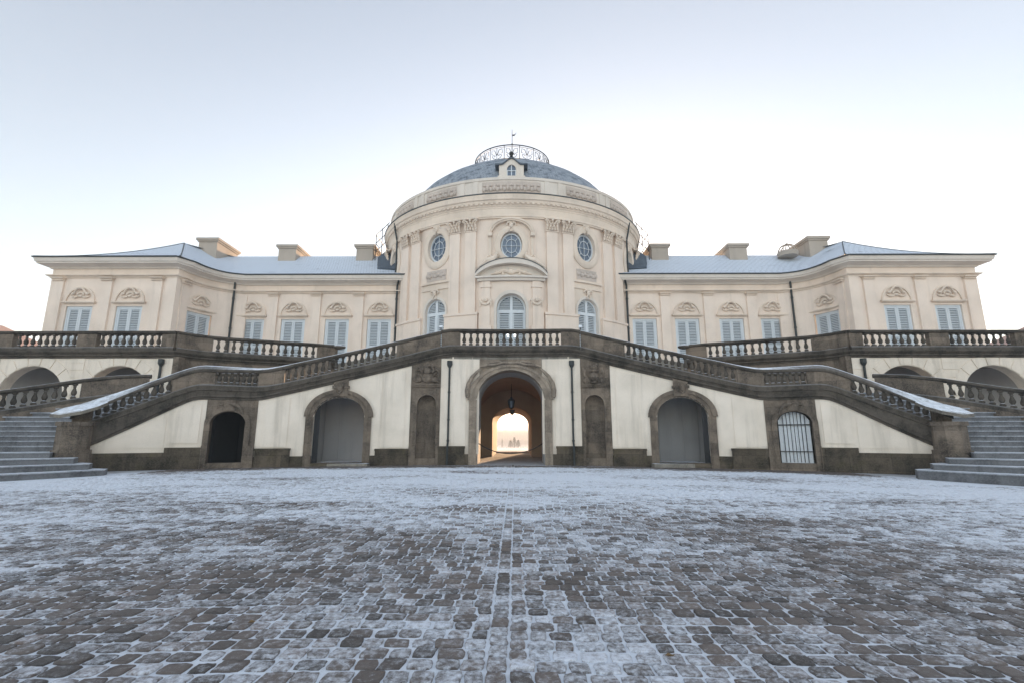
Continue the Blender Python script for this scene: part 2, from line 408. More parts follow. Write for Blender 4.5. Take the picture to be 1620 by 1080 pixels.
def facing(nx, ny): return math.atan2(nx, -ny)              # z rotation that turns a template facing -Y to face (nx, ny)
def put(name, me, parent, cv, s, z, off=0.0, mir=False, label=None):
    x, y, nx, ny = cv(s); x += nx * off; y += ny * off
    if mir: x, nx = -x, -nx
    return inst(name, me, parent, (x, y, z), facing(nx, ny), label)
def arch_low(c, half, spring, crown, base):
    def z(s):
        u = (s - c) / half
        return base if abs(u) >= 1 else spring + (crown - spring) * math.sqrt(max(0.0, 1 - u * u))
    return z
def span(a, b, openings, step, n_arch=16):
    """sample positions over [a, b]; at the jambs of each opening (c, half) the position is doubled"""
    S = []; dup = []
    cuts = sorted(openings)
    cur = a
    for c, h in cuts:
        S += lin(cur, c - h, max(1, int((c - h - cur) / step)))
        S += [c - h * math.cos(math.pi * k / n_arch) for k in range(n_arch + 1)]
        cur = c + h
    S += lin(cur, b, max(1, int((b - cur) / step)))
    return S
def low_list(S, openings, base):
    """bottom heights matching span(): outside = base, inside = the opening's soffit"""
    out = []; n = len(S)
    for i, s in enumerate(S):
        z = base
        for (c, h, spring, crown) in openings:
            left_dup = i + 1 < n and abs(S[i + 1] - s) < 1e-9; right_dup = i > 0 and abs(S[i - 1] - s) < 1e-9
            if abs(s - c) < h - 1e-9: z = spring + (crown - spring) * math.sqrt(max(0, 1 - ((s - c) / h) ** 2))
            elif abs(s - (c - h)) < 1e-9 and right_dup: z = spring
            elif abs(s - (c + h)) < 1e-9 and left_dup and not right_dup: z = spring
        out.append(z)
    return out

# ------------------------------------------------------------------ ground
def structure(o): o['kind'] = 'structure'; return o
def gz(x): return -0.008 * min(max(x, 0), 25)
g = MB(); xs = [-1500, -400, -100, -40, -26, 0, 5, 10, 15, 20, 25, 40, 100, 400, 1500]
for i in range(len(xs) - 1):
    a, b = xs[i], xs[i + 1]
    g.add([(a, -200, gz(a)), (b, -200, gz(b)), (b, 44, gz(b)), (a, 44, gz(a))], [(0, 1, 2, 3)])
structure(g.build('ground', M['joint']))
g = MB(); ys = [(44, 0.0), (60, -0.3), (110, -1.6), (200, -3.4), (400, -7.0), (900, -13), (3000, -20)]
for (y0, z0), (y1, z1) in zip(ys[:-1], ys[1:]):
    g.add([(-1500, y0, z0 - .02), (1500, y0, z0 - .02), (1500, y1, z1 - .02), (-1500, y1, z1 - .02)], [(0, 1, 2, 3)])
structure(g.build('snowy_meadow', M['snow']))

# every cobble is modelled: rounded block tops standing a little above the sandy joints
def cobbles():
    rng = np.random.default_rng(3)
    V = []; F = []; T = []; o = 0
    seam = 0.10
    y = 1.2
    def rowpts(x0, x1, y0, y1, fine):
        nonlocal o
        w, d = x1 - x0, y1 - y0; cx, cy = (x0 + x1) / 2, (y0 + y1) / 2
        n = 16 if fine else 8
        a = np.arange(n) / n * 2 * math.pi
        p = rng.uniform(5.0, 12.0); ca, sa = np.cos(a), np.sin(a)
        rr = (np.abs(ca) ** p + np.abs(sa) ** p) ** (-1 / p) * (1 + rng.normal(0, 0.035, n))
        ux, uy = ca * rr * w / 2, sa * rr * d / 2
        sk = rng.normal(0, 0.05); ux = ux + uy * sk; uy = uy + ux * rng.normal(0, 0.04)
        h = 0.007 + abs(rng.normal(0, 0.0035)); tx, ty = rng.normal(0, 0.018), rng.normal(0, 0.022)
        base = gz(cx)
        rings = [(1.04, -0.03, 1.0), (1.01, 0.45 * h, 0.6), (0.95, 0.90 * h, 0.15), (0.72, 1.03 * h, 0.0)] if fine else [(1.04, -0.03, 1.0), (0.97, 0.6 * h, 0.5), (0.74, h, 0.0)]
        tone, fr = rng.uniform(), rng.uniform()
        for k, z, e in rings:
            jit = rng.normal(0, 0.0016, n) if fine and z > 0 else 0
            zz = base + z + (0 if z < 0 else (ux * k * tx + uy * k * ty)) + jit
            V.append(np.stack([cx + ux * k, cy + uy * k, zz * np.ones(n)], 1)); T.append(np.tile([tone, fr, e, 1], (n, 1)))
        m = len(rings)
        for r in range(m - 1):
            for j in range(n):
                F.append((o + r * n + j, o + r * n + (j + 1) % n, o + (r + 1) * n + (j + 1) % n, o + (r + 1) * n + j))
        F.append(tuple(o + (m - 1) * n + j for j in range(n)))
        o += n * m
    r = 0
    while y < 21.0:
        d = 0.142 + rng.uniform(-0.012, 0.014); fine = y < 7.5
        hw = min(1.12 * y + 2.6, 17.5)
        jt = 0.0185 if fine else 0.022
        for sgn in (-1, 1):
            x = 0.052 + jt * 1.0
            ofs = rng.uniform(0, 0.07)
            first = True
            while x < hw:
                w = rng.uniform(0.098, 0.152) - (ofs if first else 0) * 0.6; first = False
                X0, X1 = x, x + w
                wob = 0.05 * math.sin((x * sgn) * 0.55 + y * 0.4) + 0.03 * math.sin(x * sgn * 1.7 + y)
                a, b = (seam + X0, seam + X1) if sgn > 0 else (seam - X1, seam - X0)
                xc = (a + b) / 2
                lim = -5.4 + math.sqrt(max(0, 27.0 ** 2 - xc * xc)) - 0.05
                if y + d < lim and not (abs(xc) > 12.4 and y > 13.2):
                    rowpts(a + rng.normal(0, .003), b + rng.normal(0, .003), y + jt * .58 + wob + rng.normal(0, .004), y + d - jt * .58 + wob + rng.normal(0, .004), fine)
                x += w + jt
        y += d; r += 1
    y = 1.2
    while y < 21.3:                                            # the single lengthwise course on the axis
        l = rng.uniform(0.12, 0.18); rowpts(seam - 0.052, seam + 0.052, y + .009, y + l - .009, y < 7.5); y += l
    V = np.concatenate(V); T = np.concatenate(T)
    me = bpy.data.meshes.new('cobblestones'); me.from_pydata(V.tolist(), [], F)
    at = me.color_attributes.new('tone', 'FLOAT_COLOR', 'POINT'); at.data.foreach_set('color', T.astype(np.float32).ravel())
    me.shade_smooth() if hasattr(me, 'shade_smooth') else None
    me.materials.append(M['cobble'])
    ob = bpy.data.objects.new('cobblestone_paving', me); col.objects.link(ob); structure(ob)
cobbles()

# ------------------------------------------------------------------ the palace
FL = 5.0                                                       # terrace level
palace = thing('palace', 'long cream rococo palace with slate dome, blue shutters and frosted roofs above the terrace', 'palace', (0, 33, 0))
Zl = lambda z: z
PAV = hline(25.0); WING = hline(28.0)
CON = polyc([(-18.1, 25.0), (-17.95, 26.1), (-17.55, 27.0), (-16.95, 27.6), (-16.2, 27.92), (-15.9, 28.0)])
CONL = CON.L
# window templates --------------------------------------------------------------------
def louver(mb, x0, x1, z0, z1, step=0.095, y=0.0):
    z = z0 + step * 0.5
    while z < z1 - 0.02:
        mb.add([(x0, y - .034, z - .045), (x1, y - .034, z - .045), (x1, y + .022, z + .028), (x0, y + .022, z + .028),
                (x0, y - .026, z - .052), (x1, y - .026, z - .052), (x1, y + .030, z + .020), (x0, y + .030, z + .020)],
               [(0, 1, 2, 3), (7, 6, 5, 4), (0, 4, 5, 1), (2, 6, 7, 3), (1, 5, 6, 2), (3, 7, 4, 0)])
        z += step
W_, H_ = 1.42, 3.03
mb = MB(); fr = 0.085
mb.box(-W_ / 2, -W_ / 2 + fr, -.05, .06, 0, H_).box(W_ / 2 - fr, W_ / 2, -.05, .06, 0, H_).box(-W_ / 2 + fr, W_ / 2 - fr, -.05, .06, H_ - fr, H_)
ME_frame = mb.mesh('window_frame', M['winframe'])
mb = MB(); lw = W_ / 2 - fr - 0.006; st = 0.095
mb.box(-lw / 2, -lw / 2 + st, -.03, .03, .01, H_ - fr - .006).box(lw / 2 - st, lw / 2, -.03, .03, .01, H_ - fr - .006)
for a, b in ((.01, .16), (1.30, 1.42), (H_ - fr - .10, H_ - fr - .006)): mb.box(-lw / 2 + st, lw / 2 - st, -.028, .028, a, b)
louver(mb, -lw / 2 + st, lw / 2 - st, .16, 1.30); louver(mb, -lw / 2 + st, lw / 2 - st, 1.42, H_ - fr - .10)
ME_shut = mb.mesh('shutter', M['shutter'])
ME_pane = MB().box(-W_ / 2 + fr, W_ / 2 - fr, .085, .10, 0, H_ - fr).mesh('pane', M['glass'])
def rect_window(cv, s, mir):
    w = put('window', ME_frame, palace, cv, s, FL + .02, -0.13, mir)
    for k in (-1, 1):
        o = inst('shutter', ME_shut, w, (k * (lw / 2 + .003), -.01, 0), 0, local=True)
    inst('pane', ME_pane, w, (0, 0, 0), 0, local=True)
def arched_parts(half, spring, crown):
    f = arch_low(0, half, spring, crown, spring); fi = lambda s: f(s)
    fr = 0.085; h2 = half - fr
    loc = lambda s: (s, 0, 0, -1)
    mb = MB()
    mb.box(-half, -h2, -.05, .06, 0, spring).box(h2, half, -.05, .06, 0, spring)
    S = [-half * math.cos(math.pi * k / 20) for k in range(21)]
    inner = lambda s: spring + (crown - fr - spring) * math.sqrt(max(0, 1 - (s / h2) ** 2)) if abs(s) < h2 else spring
    mb.slab(loc, S, inner, fi, .05, -.06)
    mb.box(-.075, .075, -.058, .05, 0, crown - fr * .6)
    mb.box(-h2, -.075, -.058, .05, spring - .22, spring - .06).box(.075, h2, -.058, .05, spring - .22, spring - .06)
    frame = mb.mesh('arched_window_frame', M['winframe'])
    def leaf(k):
        mb = MB(); a, b = (.08, h2 - .004)
        mb.box(k * a, k * (a + .06), -.03, .03, .01, spring - .225).box(k * (b - .06), k * b, -.03, .03, .01, spring - .225)
        x0, x1 = sorted((k * (a + .06), k * (b - .06)))
        mb.box(x0, x1, -.028, .028, .01, .16)
        louver(mb, x0, x1, .16, spring - .23)
        z = spring - .01
        while z < crown - fr - .06:
            w = h2 * math.sqrt(max(0, 1 - ((z + .03 - spring) / (crown - fr - spring)) ** 2)) if z + .03 > spring else h2
            if w > .14:
                x0, x1 = sorted((k * .08, k * (w - .01))); louver(mb, x0, x1, z - .045, z + .045, .09)
            z += .09
        return mb.mesh('shutter', M['shutter'])
    mb = MB(); S2 = lin(-h2, h2, 16); mb.slab(loc, S2, 0.0, lambda s: inner(s) + .01, -.085, -.10)
    return frame, leaf(-1), leaf(1), mb.mesh('pane', M['glass'])
def oval_parts(a, b):
    n = 36; fr = MB(); P = lambda k, q, y=0.0: (a * q * math.cos(2 * math.pi * k / n), y, b * q * math.sin(2 * math.pi * k / n))
    def ring(mb, q0, q1, y0, y1):
        v = []; f = []
        for k in range(n): v += [P(k, q0, y0), P(k, q1, y0), P(k, q1, y1), P(k, q0, y1)]
        for k in range(n):
            p, q = k * 4, ((k + 1) % n) * 4
            for j in range(4): f.append((p + j, p + (j + 1) % 4, q + (j + 1) % 4, q + j))
        mb.add(v, f)
    ring(fr, .88, 1.0, -.04, .05)
    frame = fr.mesh('oval_window', M['winframe'], True)
    mu = MB(); ring(mu, .50, .54, -.03, .0)
    for k in range(8):
        t = 2 * math.pi * k / 8; q0 = 0.0 if k % 2 == 0 else .54
        mu.tube([(a * q0 * math.cos(t), -.015, b * q0 * math.sin(t)), (a * .9 * math.cos(t), -.015, b * .9 * math.sin(t))], .017, 5)
    mu.ball((0, -.02, 0), .05)
    gl = MB(); gl.add([P(k, .9, .03) for k in range(n)] + [P(k, .9, .045) for k in range(n)], [tuple(range(n)), tuple(range(n, 2 * n))] + [(k, (k + 1) % n, n + (k + 1) % n, n + k) for k in range(n)])
    return frame, mu.mesh('muntins', M['winframe']), gl.mesh('pane', M['glass'])
# ornament templates ------------------------------------------------------------------
def capital_plain():
    mb = MB(); h = .31
    mb.box(-h, h, -.09, .02, .0, .035).box(-h + .03, h - .03, -.07, .02, .035, .085).box(-h - .015, h + .015, -.11, .02, .085, .115).box(-h - .04, h + .04, -.14, .02, .115, .165)
    mb.v = [(x, y * 1.7, z) for x, y, z in mb.v]
    return mb.mesh('capital', M['cream_trim'])
ME_cap = capital_plain()
def cartouche():
    mb = MB()
    P = [(-.46, -.05, .02), (-.36, -.07, .0), (-.27, -.08, .07), (-.22, -.09, .17), (-.12, -.1, .25), (0, -.1, .28), (.12, -.1, .25), (.22, -.09, .17), (.27, -.08, .07), (.36, -.07, .0), (.46, -.05, .02)]
    mb.tube(P, [.03, .045, .05, .045, .05, .055, .05, .045, .05, .045, .03], 6)
    mb.ball((-.36, -.06, .0), .085, sc=(1.2, .7, .8)); mb.ball((.36, -.06, .0), .085, sc=(1.2, .7, .8))
    for k in range(-3, 4):
        a = R(90 - k * 24); mb.ball((.13 * math.cos(a) * 1.3, -.04, -.06 + .13 * math.sin(a)), .055, 6, 5, sc=(.9, .6, 1.2))
    mb.ball((0, -.05, -.12), .09, sc=(1.2, .6, .8))
    for k in (-1, 1):
        mb.tube([(k * .12, -.04, -.16), (k * .28, -.05, -.2), (k * .42, -.04, -.16), (k * .5, -.03, -.08)], [.035, .04, .035, .02], 5)
    mb.v = [(x * 1.05, y * 1.35, z * 1.1) for x, y, z in mb.v]
    return mb.mesh('cartouche', M['cream_trim'], True)
ME_cart = cartouche()
def blind_arch():
    mb = MB(); loc = lambda s: (s, 0, 0, -1); half = .80
    S = [-half * math.cos(math.pi * k / 18) for k in range(19)]; h2 = half - .07
    mb.slab(loc, S, lambda s: .74 * math.sqrt(max(0, 1 - (s / h2) ** 2)) if abs(s) < h2 else 0.0, lambda s: .81 * math.sqrt(max(0, 1 - (s / half) ** 2)) + .004, .07, -.02)
    mb.box(-.86, .86, -.10, .02, -.13, -.09).box(-.90, .90, -.17, .02, -.09, -.02).box(-.86, .86, -.05, .02, -.02, .003)
    return mb.mesh('blind_arch', M['cream_trim'])
ME_blind = blind_arch()
def corinthian():
    mb = MB(); w = .38
    mb.box(-w, w, -.06, .02, 0, .05)
    for row, (z, n, r) in enumerate(((.16, 5, .085), (.33, 4, .09), (.48, 5, .07))):
        for k in range(n):
            x = (k - (n - 1) / 2) * (2 * w / n)
            mb.ball((x, -.07 - .03 * row, z), r, 6, 5, sc=(.85, .8, 1.25)); mb.ball((x, -.13 - .035 * row, z + r * .9), r * .5, 5, 4)
    for k in (-1, 1):
        mb.tube([(k * .14, -.12, .44), (k * .24, -.16, .6), (k * .36, -.19, .63), (k * .43, -.2, .55), (k * .37, -.2, .49), (k * .33, -.2, .55)], [.04, .05, .055, .05, .045, .035], 6)
    mb.ball((0, -.16, .64), .085, 6, 5)
    mb.box(-w - .08, w + .08, -.22, .02, .68, .75)
    return mb.mesh('corinthian_capital', M['cream_trim'], True)
ME_cor = corinthian()
def festoon(sx=1.0):
    mb = MB()
    for k in range(-4, 5):
        x = k * .11 * sx; mb.ball((x, -.06, -.0 - .14 * math.cos(k / 4 * math.pi / 2)), .075, 6, 5, sc=(1, .8, 1))
    for k in (-1, 1): mb.ball((k * .5 * sx, -.05, .06), .09, 6, 5); mb.tube([(k * .5 * sx, -.05, .03), (k * .53 * sx, -.05, -.12), (k * .5 * sx, -.04, -.28)], [.05, .045, .015], 5)
    mb.ball((0, -.08, .1), .1, 6, 5, sc=(1.1, .8, 1.2))
    return mb
ME_fest = festoon().mesh('festoon', M['cream_trim'], True)
def bracket_mask():
    mb = MB(); mb.ball((0, -.08, 0), .14, 8, 6, sc=(.9, .8, 1.2)); mb.ball((0, -.16, .02), .05, 5, 4)
    for k in (-1, 1):
        mb.tube([(k * .08, -.06, .14), (k * .2, -.08, .16), (k * .26, -.06, .05), (k * .18, -.06, -.02)], [.05, .055, .05, .03], 5)
        mb.tube([(k * .06, -.06, -.14), (k * .12, -.05, -.26), (k * .06, -.04, -.32)], [.05, .04, .02], 5)
    mb.box(-.2, .2, -.1, .02, .17, .22)
    return mb.mesh('keystone_ornament', M['cream_trim'], True)
ME_mask = bracket_mask()

dent = MB()
for mir in (False, True):
    # --- walls
    S_op = [(-23.22, .72), (-20.53, .72)]
    S = span(-25.0, -18.1, S_op, 1.0, 2); zl = [FL + H_ + .02 if any(abs(s - c) < h - 1e-6 for c, h in S_op) else FL for s in S]
    # rectangular openings: heads at the window top, jambs doubled
    def rect_low(S, ops, base, top):
        out = []
        for i, s in enumerate(S):
            z = base
            for c, h in ops:
                ld = i + 1 < len(S) and abs(S[i + 1] - s) < 1e-9; rd = i > 0 and abs(S[i - 1] - s) < 1e-9
                if abs(s - c) < h - 1e-9 or (abs(s - (c - h)) < 1e-9 and rd) or (abs(s - (c + h)) < 1e-9 and ld and not rd): z = top
            out.append(z)
        return out
    TOPW = FL + H_ + .02
    w = MB(); w.slab(PAV, S, rect_low(S, S_op, FL - .4, TOPW), 10.5, 0, -.35)
    W_op = [(-15.5, .72), (-13.05, .72), (-10.42, .72), (-7.90, .72)]
    S = span(-15.9 - .42, -6.0, W_op, 1.0, 2)
    S = [max(s, -16.3) for s in S]
    w.slab(WING, S, rect_low(S, W_op, FL - .4, TOPW), 10.5, 0, -.35)
    cw = 1.62; C_op = [(cw, .72)]
    S = span(0, CONL - .0, C_op, .15, 14); w.slab(CON, S, rect_low(S, C_op, FL - .4, TOPW), 10.5, 0, -.3)
    w.box(-25.0, -24.65, 25.352, 44, 4.0, 10.5)                 # outer side wall of the pavilion
    w.build('wing_wall', M['cream'], palace, mir=mir)
    bk = MB(); bk.box(-24.6, -18.4, 25.9, 26.0, FL, 10.3).box(-17.2, -6.0, 28.9, 29.0, FL, 10.3)
    bk.build('inner_wall', M['dark'], palace, mir=mir)
    # --- windows with their heads
    for cv, s in [(PAV, -23.22), (PAV, -20.53), (CON, cw), (WING, -15.5), (WING, -13.05), (WING, -10.42), (WING, -7.90)]:
        rect_window(cv, s, mir)
        put('window_head', ME_blind, palace, cv, s, 8.30, 0, mir)
        put('cartouche', ME_cart, palace, cv, s, 8.72, 0, mir)
    # --- pilasters and capitals
    caps = []
    for cv, s in [(PAV, -24.5), (PAV, -21.85), (PAV, -19.12), (WING, -14.3), (WING, -11.72), (WING, -9.15)]:
        pl = MB(); pl.slab(cv, [s - .28, s + .28], FL, 9.45, .11, -.01); pl.slab(cv, [s - .33, s + .33], FL, FL + .5, .15, -.01); caps.append((cv, s))
        pl.build('pilaster', M['cream'], palace, mir=mir)
    caps.append((CON, .55))
    for cv, SS, zt_, o__ in ((CON, lin(.32, .78, 4), 9.45, .06), (CON, lin(CONL - .42, CONL - .02, 3), 9.45, .05), (PAV, [-18.65, -18.103], 9.62, .05)):
        pl = MB(); pl.slab(cv, SS, FL, zt_, o__, -.01); pl.build('pilaster', M['cream'], palace, mir=mir)
    for cv, s in caps: put('capital', ME_cap, palace, cv, s, 9.44, .05, mir)
    # --- string course, frieze band, eaves cornice; one outline from the outer corner to the rotunda
    out = [(-25.0, 44.0, 0, -1, 0)] + [(-25.0, 25.0, 0, -.7071 * 1.414, -.7071 * 1.414)] + [(-18.1, 25.0, 0, .35, -1.0)] + \
          [(*CON(s)[:2], 0, *CON(s)[2:]) for s in lin(.3, CONL - .1, 12)] + [(-15.6, 28.0, 0, 0, -1), (-5.9, 28.0, 0, 0, -1)]
    def run(mb, prof, z): mb.sweep([(x, y, z, nx, ny) for x, y, _, nx, ny in out], prof)
    st_ = MB(); run(st_, [(-.02, 0), (.07, 0), (.07, .05), (.13, .07), (.20, .11), (.20, .16), (.05, .20), (-.02, .20)], 9.62)
    st_.build('string_course', M['cream_trim'], palace, mir=mir)
    co = MB(); run(co, [(-.02, -.12), (.08, -.12), (.14, -.04), (.36, .03), (.50, .06), (.50, .12), (.56, .15), (.60, .30), (.60, .345), (-.02, .345)], 10.25)
    co.build('eaves_cornice', M['cornice'], palace, mir=mir)
    gu = MB(); run(gu, [(.52, .002), (.66, .002), (.68, .06), (.52, .06)], 10.595); gu.build('gutter', M['gutter'], palace, mir=mir)
    dn = MB()
    for cv, a, b in ((PAV, -24.9, -18.3), (WING, -15.6, -6.6)):
        x = a
        while x < b:
            dn.slab(cv, [x, x + .42], 9.715, 9.755, .225, .15); x += .95
    dn.build('frieze_blocks', M['cream_trim'], palace, mir=mir)
    # --- roofs
    eave = [(-25.62, 24.38), (-17.72, 24.38)] + [(CON(s)[0] + CON(s)[2] * .62, CON(s)[1] + CON(s)[3] * .62) for s in lin(.35, CONL - .1, 10)] + [(-15.2, 27.38), (-13, 27.38), (-11, 27.38), (-9, 27.38), (-5.9, 27.38)]
    pk = (-21.3, 29.5, 13.5)
    rid = [pk, pk] + [(-21.3 + 1.9 * (k / 10) ** 1.1, 29.5 + 2.4 * math.sin(k / 10 * math.pi / 2), 13.5) for k in range(0, 11)]
    n_c = len(eave) - len(rid)
    rid += [(-17.6, 31.9, 13.5), (-14.6, 31.9, 13.5), (-12, 31.9, 13.5), (-9.2, 31.9, 13.5), (-5.9, 31.9, 13.5)][:n_c]
    rf = MB(); nt_ = 8
    def rz(t): return 10.655 + (13.5 - 10.655) * t - 1.15 * t * (1 - t)
    v = []
    for (ex, ey), (rx_, ry_, _) in zip(eave, rid):
        for k in range(nt_ + 1):
            t = k / nt_; v.append((ex + (rx_ - ex) * t, ey + (ry_ - ey) * t, rz(t)))
    f = []
    for i in range(len(eave) - 1):
        for k in range(nt_): p = i * (nt_ + 1) + k; f.append((p, p + nt_ + 1, p + nt_ + 2, p + 1))
    o_ = len(v)
    for k in range(nt_ + 1):                                     # outer slope of the pavilion and the back slopes
        t = k / nt_; v.append((-25.62 + 4.32 * t, 44.0, rz(t)))
    for k in range(nt_): f.append((o_ + k, k, k + 1, o_ + k + 1))
    o2 = len(v)
    v += [(-21.3, 44, 13.5), (-17.5, 44, 10.6), (-17.5, 36.5, 10.6), (-5.9, 36.5, 10.6)]
    top = [i * (nt_ + 1) + nt_ for i in range(len(eave))]
    f.append((top[0], o2, o2 + 1, o2 + 2, top[12])); f.append(tuple(top[12:]) + (o2 + 3, o2 + 2))
    rf.add(v, f); roof = rf.build('roof', M['roof_frost'], palace, True, mir, ang=30)
    rl = MB(); rl.tube([(x, y, 13.52) for x, y, _ in rid[1:]], .05, 6); rl.tube([v[k] for k in range(nt_ + 1)], .035, 5); rl.tube([v[nt_ + 1 + k] for k in range(nt_ + 1)], .035, 5)
    rl.build('ridge_capping', M['gutter'], roof, mir=mir)
    # --- chimneys stand on the roof
    for (x0, x1, y0, y1, zt) in ((-20.97, -19.73, 30.4, 32.8, 14.22), (-15.98, -14.78, 31.2, 33.2, 14.05), (-10.64, -9.51, 31.2, 33.2, 14.05)):
        c = MB(); c.box(x0, x1, y0, y1, 11.6, zt - .26); c.box(x0 - .07, x1 + .07, y0 - .07, y1 + .07, zt - .26, zt - .16); c.box(x0 - .14, x1 + .14, y0 - .14, y1 + .14, zt - .16, zt)
        c.build('chimney', M['chimney'], roof, mir=mir)
    # --- dark slate ramp beside the drum
    rp = MB(); rp.add([(-8.9, 30.3, 11.8), (-8.9, 34, 11.8), (-7.2, 34, 11.8), (-7.2, 30.3, 11.8), (-8.9, 30.4, 12.85), (-8.9, 34, 12.85), (-7.2, 34, 14.3), (-7.2, 30.4, 14.3)],
             [(0, 1, 2, 3), (4, 5, 6, 7), (0, 4, 5, 1), (1, 5, 6, 2), (2, 6, 7, 3), (3, 7, 4, 0)])
    rp.add([(-8.6, 29.4, 11.7), (-6.9, 28.9, 11.5), (-6.9, 30.3, 14.1), (-8.88, 30.35, 12.84), (-8.6, 31, 11.2), (-6.9, 31, 10.9)], [(0, 1, 2, 3), (0, 3, 4), (3, 2, 5, 4), (1, 5, 2), (0, 4, 5, 1)])
    rp.build('slate_ramp', M['roof_dark'], palace, mir=mir)
    ir = MB()
    for p in (((-9.15, 30.6, 12.7), (-9.15, 30.6, 14.5)), ((-8.75, 30.6, 13), (-8.75, 30.6, 15.0)), ((-8.4, 30.6, 13.4), (-8.4, 30.6, 15.3)), ((-9.15, 30.6, 14.5), (-8.3, 30.6, 15.4)), ((-9.15, 30.6, 13.9), (-8.3, 30.6, 14.8)),
              ((-9.15, 30.6, 13.3), (-8.3, 30.6, 14.2)), ((-9.15, 30.6, 14.5), (-9.15, 33.5, 14.5)), ((-9.15, 33.5, 12.7), (-9.15, 33.5, 14.5)), ((-9.15, 30.6, 13.9), (-9.15, 33.5, 13.9))):
        ir.tube(p, .025, 5)
    ir.build('roof_railing', M['iron'], palace, mir=mir)
    # --- drainpipes
    dp = MB(); x, y, nx, ny = CON(CONL - .75); dp.tube([(x + nx * .12, y + ny * .12, 10.28), (x + nx * .12, y + ny * .12, FL)], .06, 8)
    for z in (9.2, 7.4, 5.8): dp.tube([(x + nx * .12, y + ny * .12, z), (x + nx * .12, y + ny * .12, z + .06)], .085, 8)
    dp.build('drainpipe', M['pipe'], palace, mir=mir)
    dp = MB(); dp.tube([(-6.75, 27.55, 10.5), (-6.75, 27.6, 10.3), (-6.88, 27.86, 10.05), (-6.88, 27.86, FL)], .06, 8)
    for z in (9.2, 7.4, 5.8): dp.tube([(-6.88, 27.86, z), (-6.88, 27.86, z + .06)], .085, 8)
    dp.build('drainpipe', M['pipe'], palace, mir=mir)
    x, y, nx, ny = drum()(-56); dp = MB(); dp.tube([(x + nx * .36, y + ny * .36, 14.2), (x + nx * .3, y + ny * .3, 13.8), (x + nx * .13, y + ny * .13, 13.1), (x + nx * .13, y + ny * .13, 10.7)], .055, 8)
    dp.build('drainpipe', M['pipe'], palace, mir=mir)
sk = MB(); kx, ky, kz = 18.6, 31.0, 13.30
sk.lathe([(.62, -.25), (.66, .0), (.60, .08), (.01, .08)], 16, (kx, ky, kz))
for k in range(10):
    a = 2 * math.pi * k / 10; sk.tube([(kx + .58 * math.cos(b_) * math.cos(a), ky + .58 * math.cos(b_) * math.sin(a), kz + .08 + .52 * math.sin(b_)) for b_ in (0, .3, .6, .9, 1.2, 1.5)], .03, 5)
sk.tube([(kx + .48 * math.cos(2 * math.pi * k / 20), ky + .48 * math.sin(2 * math.pi * k / 20), kz + .37) for k in range(20)], .022, 5, True); sk.ball((kx, ky, kz + .62), .09)
sk.build('skylight_cage', M['chimney'], palace)
# --- rotunda drum
D0 = drum()
ops = [(-30, 4.75, 7.98, 8.67), (0, 5.25, 7.88, 8.66), (30, 4.75, 7.98, 8.67), (-60, 4.9, 7.98, 8.67), (60, 4.9, 7.98, 8.67)]
S = span(-110, 110, [(c, h) for c, h, _, _ in ops], 2.0, 18)
dr = MB(); dr.slab(D0, S, low_list(S, ops, FL - .4), 10.2, 0, -.45)
ovs = [(-30, 4.3, .86, 11.72), (0, 4.1, .78, 11.48), (30, 4.3, .86, 11.72), (-60, 4.4, .86, 11.72), (60, 4.4, .86, 11.72)]
S = span(-110, 110, [(c, h) for c, h, _, _ in ovs], 2.0, 24)
def oh(s):
    for c, h, b, zc in ovs:
        if abs(s - c) < h: return b * math.sqrt(max(0, 1 - ((s - c) / h) ** 2))
    return 0.0
def ozc(s):
    for c, h, b, zc in ovs:
        if abs(s - c) <= h + 8: return zc
    return 11.72
# two shells meeting at the height of the ovals' middle
zmid = 11.6
dr.slab(D0, S, 10.2, lambda s: zmid if oh(s) == 0 else ozc(s) - oh(s), 0, -.45)
dr.slab(D0, S, lambda s: zmid if oh(s) == 0 else ozc(s) + oh(s), 13.3, 0, -.45)
dr.build('rotunda_wall', M['cream'], palace, True, ang=30)
core = MB(); core.sweep(path(drum(-1.0), lin(-112, 112, 60), 0.0), [(0, FL), (0, 14.0), (-.1, 14.0), (-.1, FL)]); core.build('rotunda_lining', M['dark'], palace)
full = lin(-180, 180, 144)[:-1]
def ringsweep(prof, z, mat, name, da=0.0, smooth=True):
    mb = MB(); mb.sweep(path(drum(da), full, z), prof, True); return mb.build(name, mat, palace, smooth, ang=28)
ringsweep([(-.3, 0), (.10, 0), (.10, .05), (.14, .09), (.14, .13), (.11, .15), (.08, .2), (.08, .55), (.11, .60), (.11, .65), (.16, .70), (.17, .76), (.25, .86), (.28, .92), (.28, .97), (.35, 1.02), (.36, 1.20), (.38, 1.26), (.38, 1.31), (-.3, 1.31)], 13.02, M['cream_trim'], 'main_cornice')
ringsweep([(.25, 0), (.41, 0), (.42, .05), (.25, .05)], 14.335, M['gutter'], 'rotunda_gutter')
ringsweep([(-.4, .0), (.06, .0), (.06, .12), (-.02, .16), (-.02, .95), (.04, .99), (.04, 1.14), (-.4, 1.14)], 14.39, M['cornice'], 'attic')
dn = MB(); cvd = drum(.27); dn.slab(cvd, lin(-88, 88, 90), 13.862, 13.885, .004, -.12)
for k in range(-45, 46):
    s = k * 1.9; dn.slab(cvd, [s, s + 1.0], 13.79, 13.87, 0.0, -.12)
dn.build('dentil_course', M['cream_trim'], palace)
A_ = drum(-.02)
for c, h in ((0, 12.5), (-29, 8.5), (29, 8.5), (-52, 8), (52, 8)):
    for k in (-1, 1): ap = MB(); ap.slab(A_, lin(c + k * (h + 1.3) - .9, c + k * (h + 1.3) + .9, 2), 14.54, 15.35, .05, -.02); ap.build('attic_pilaster', M['cornice'], palace)
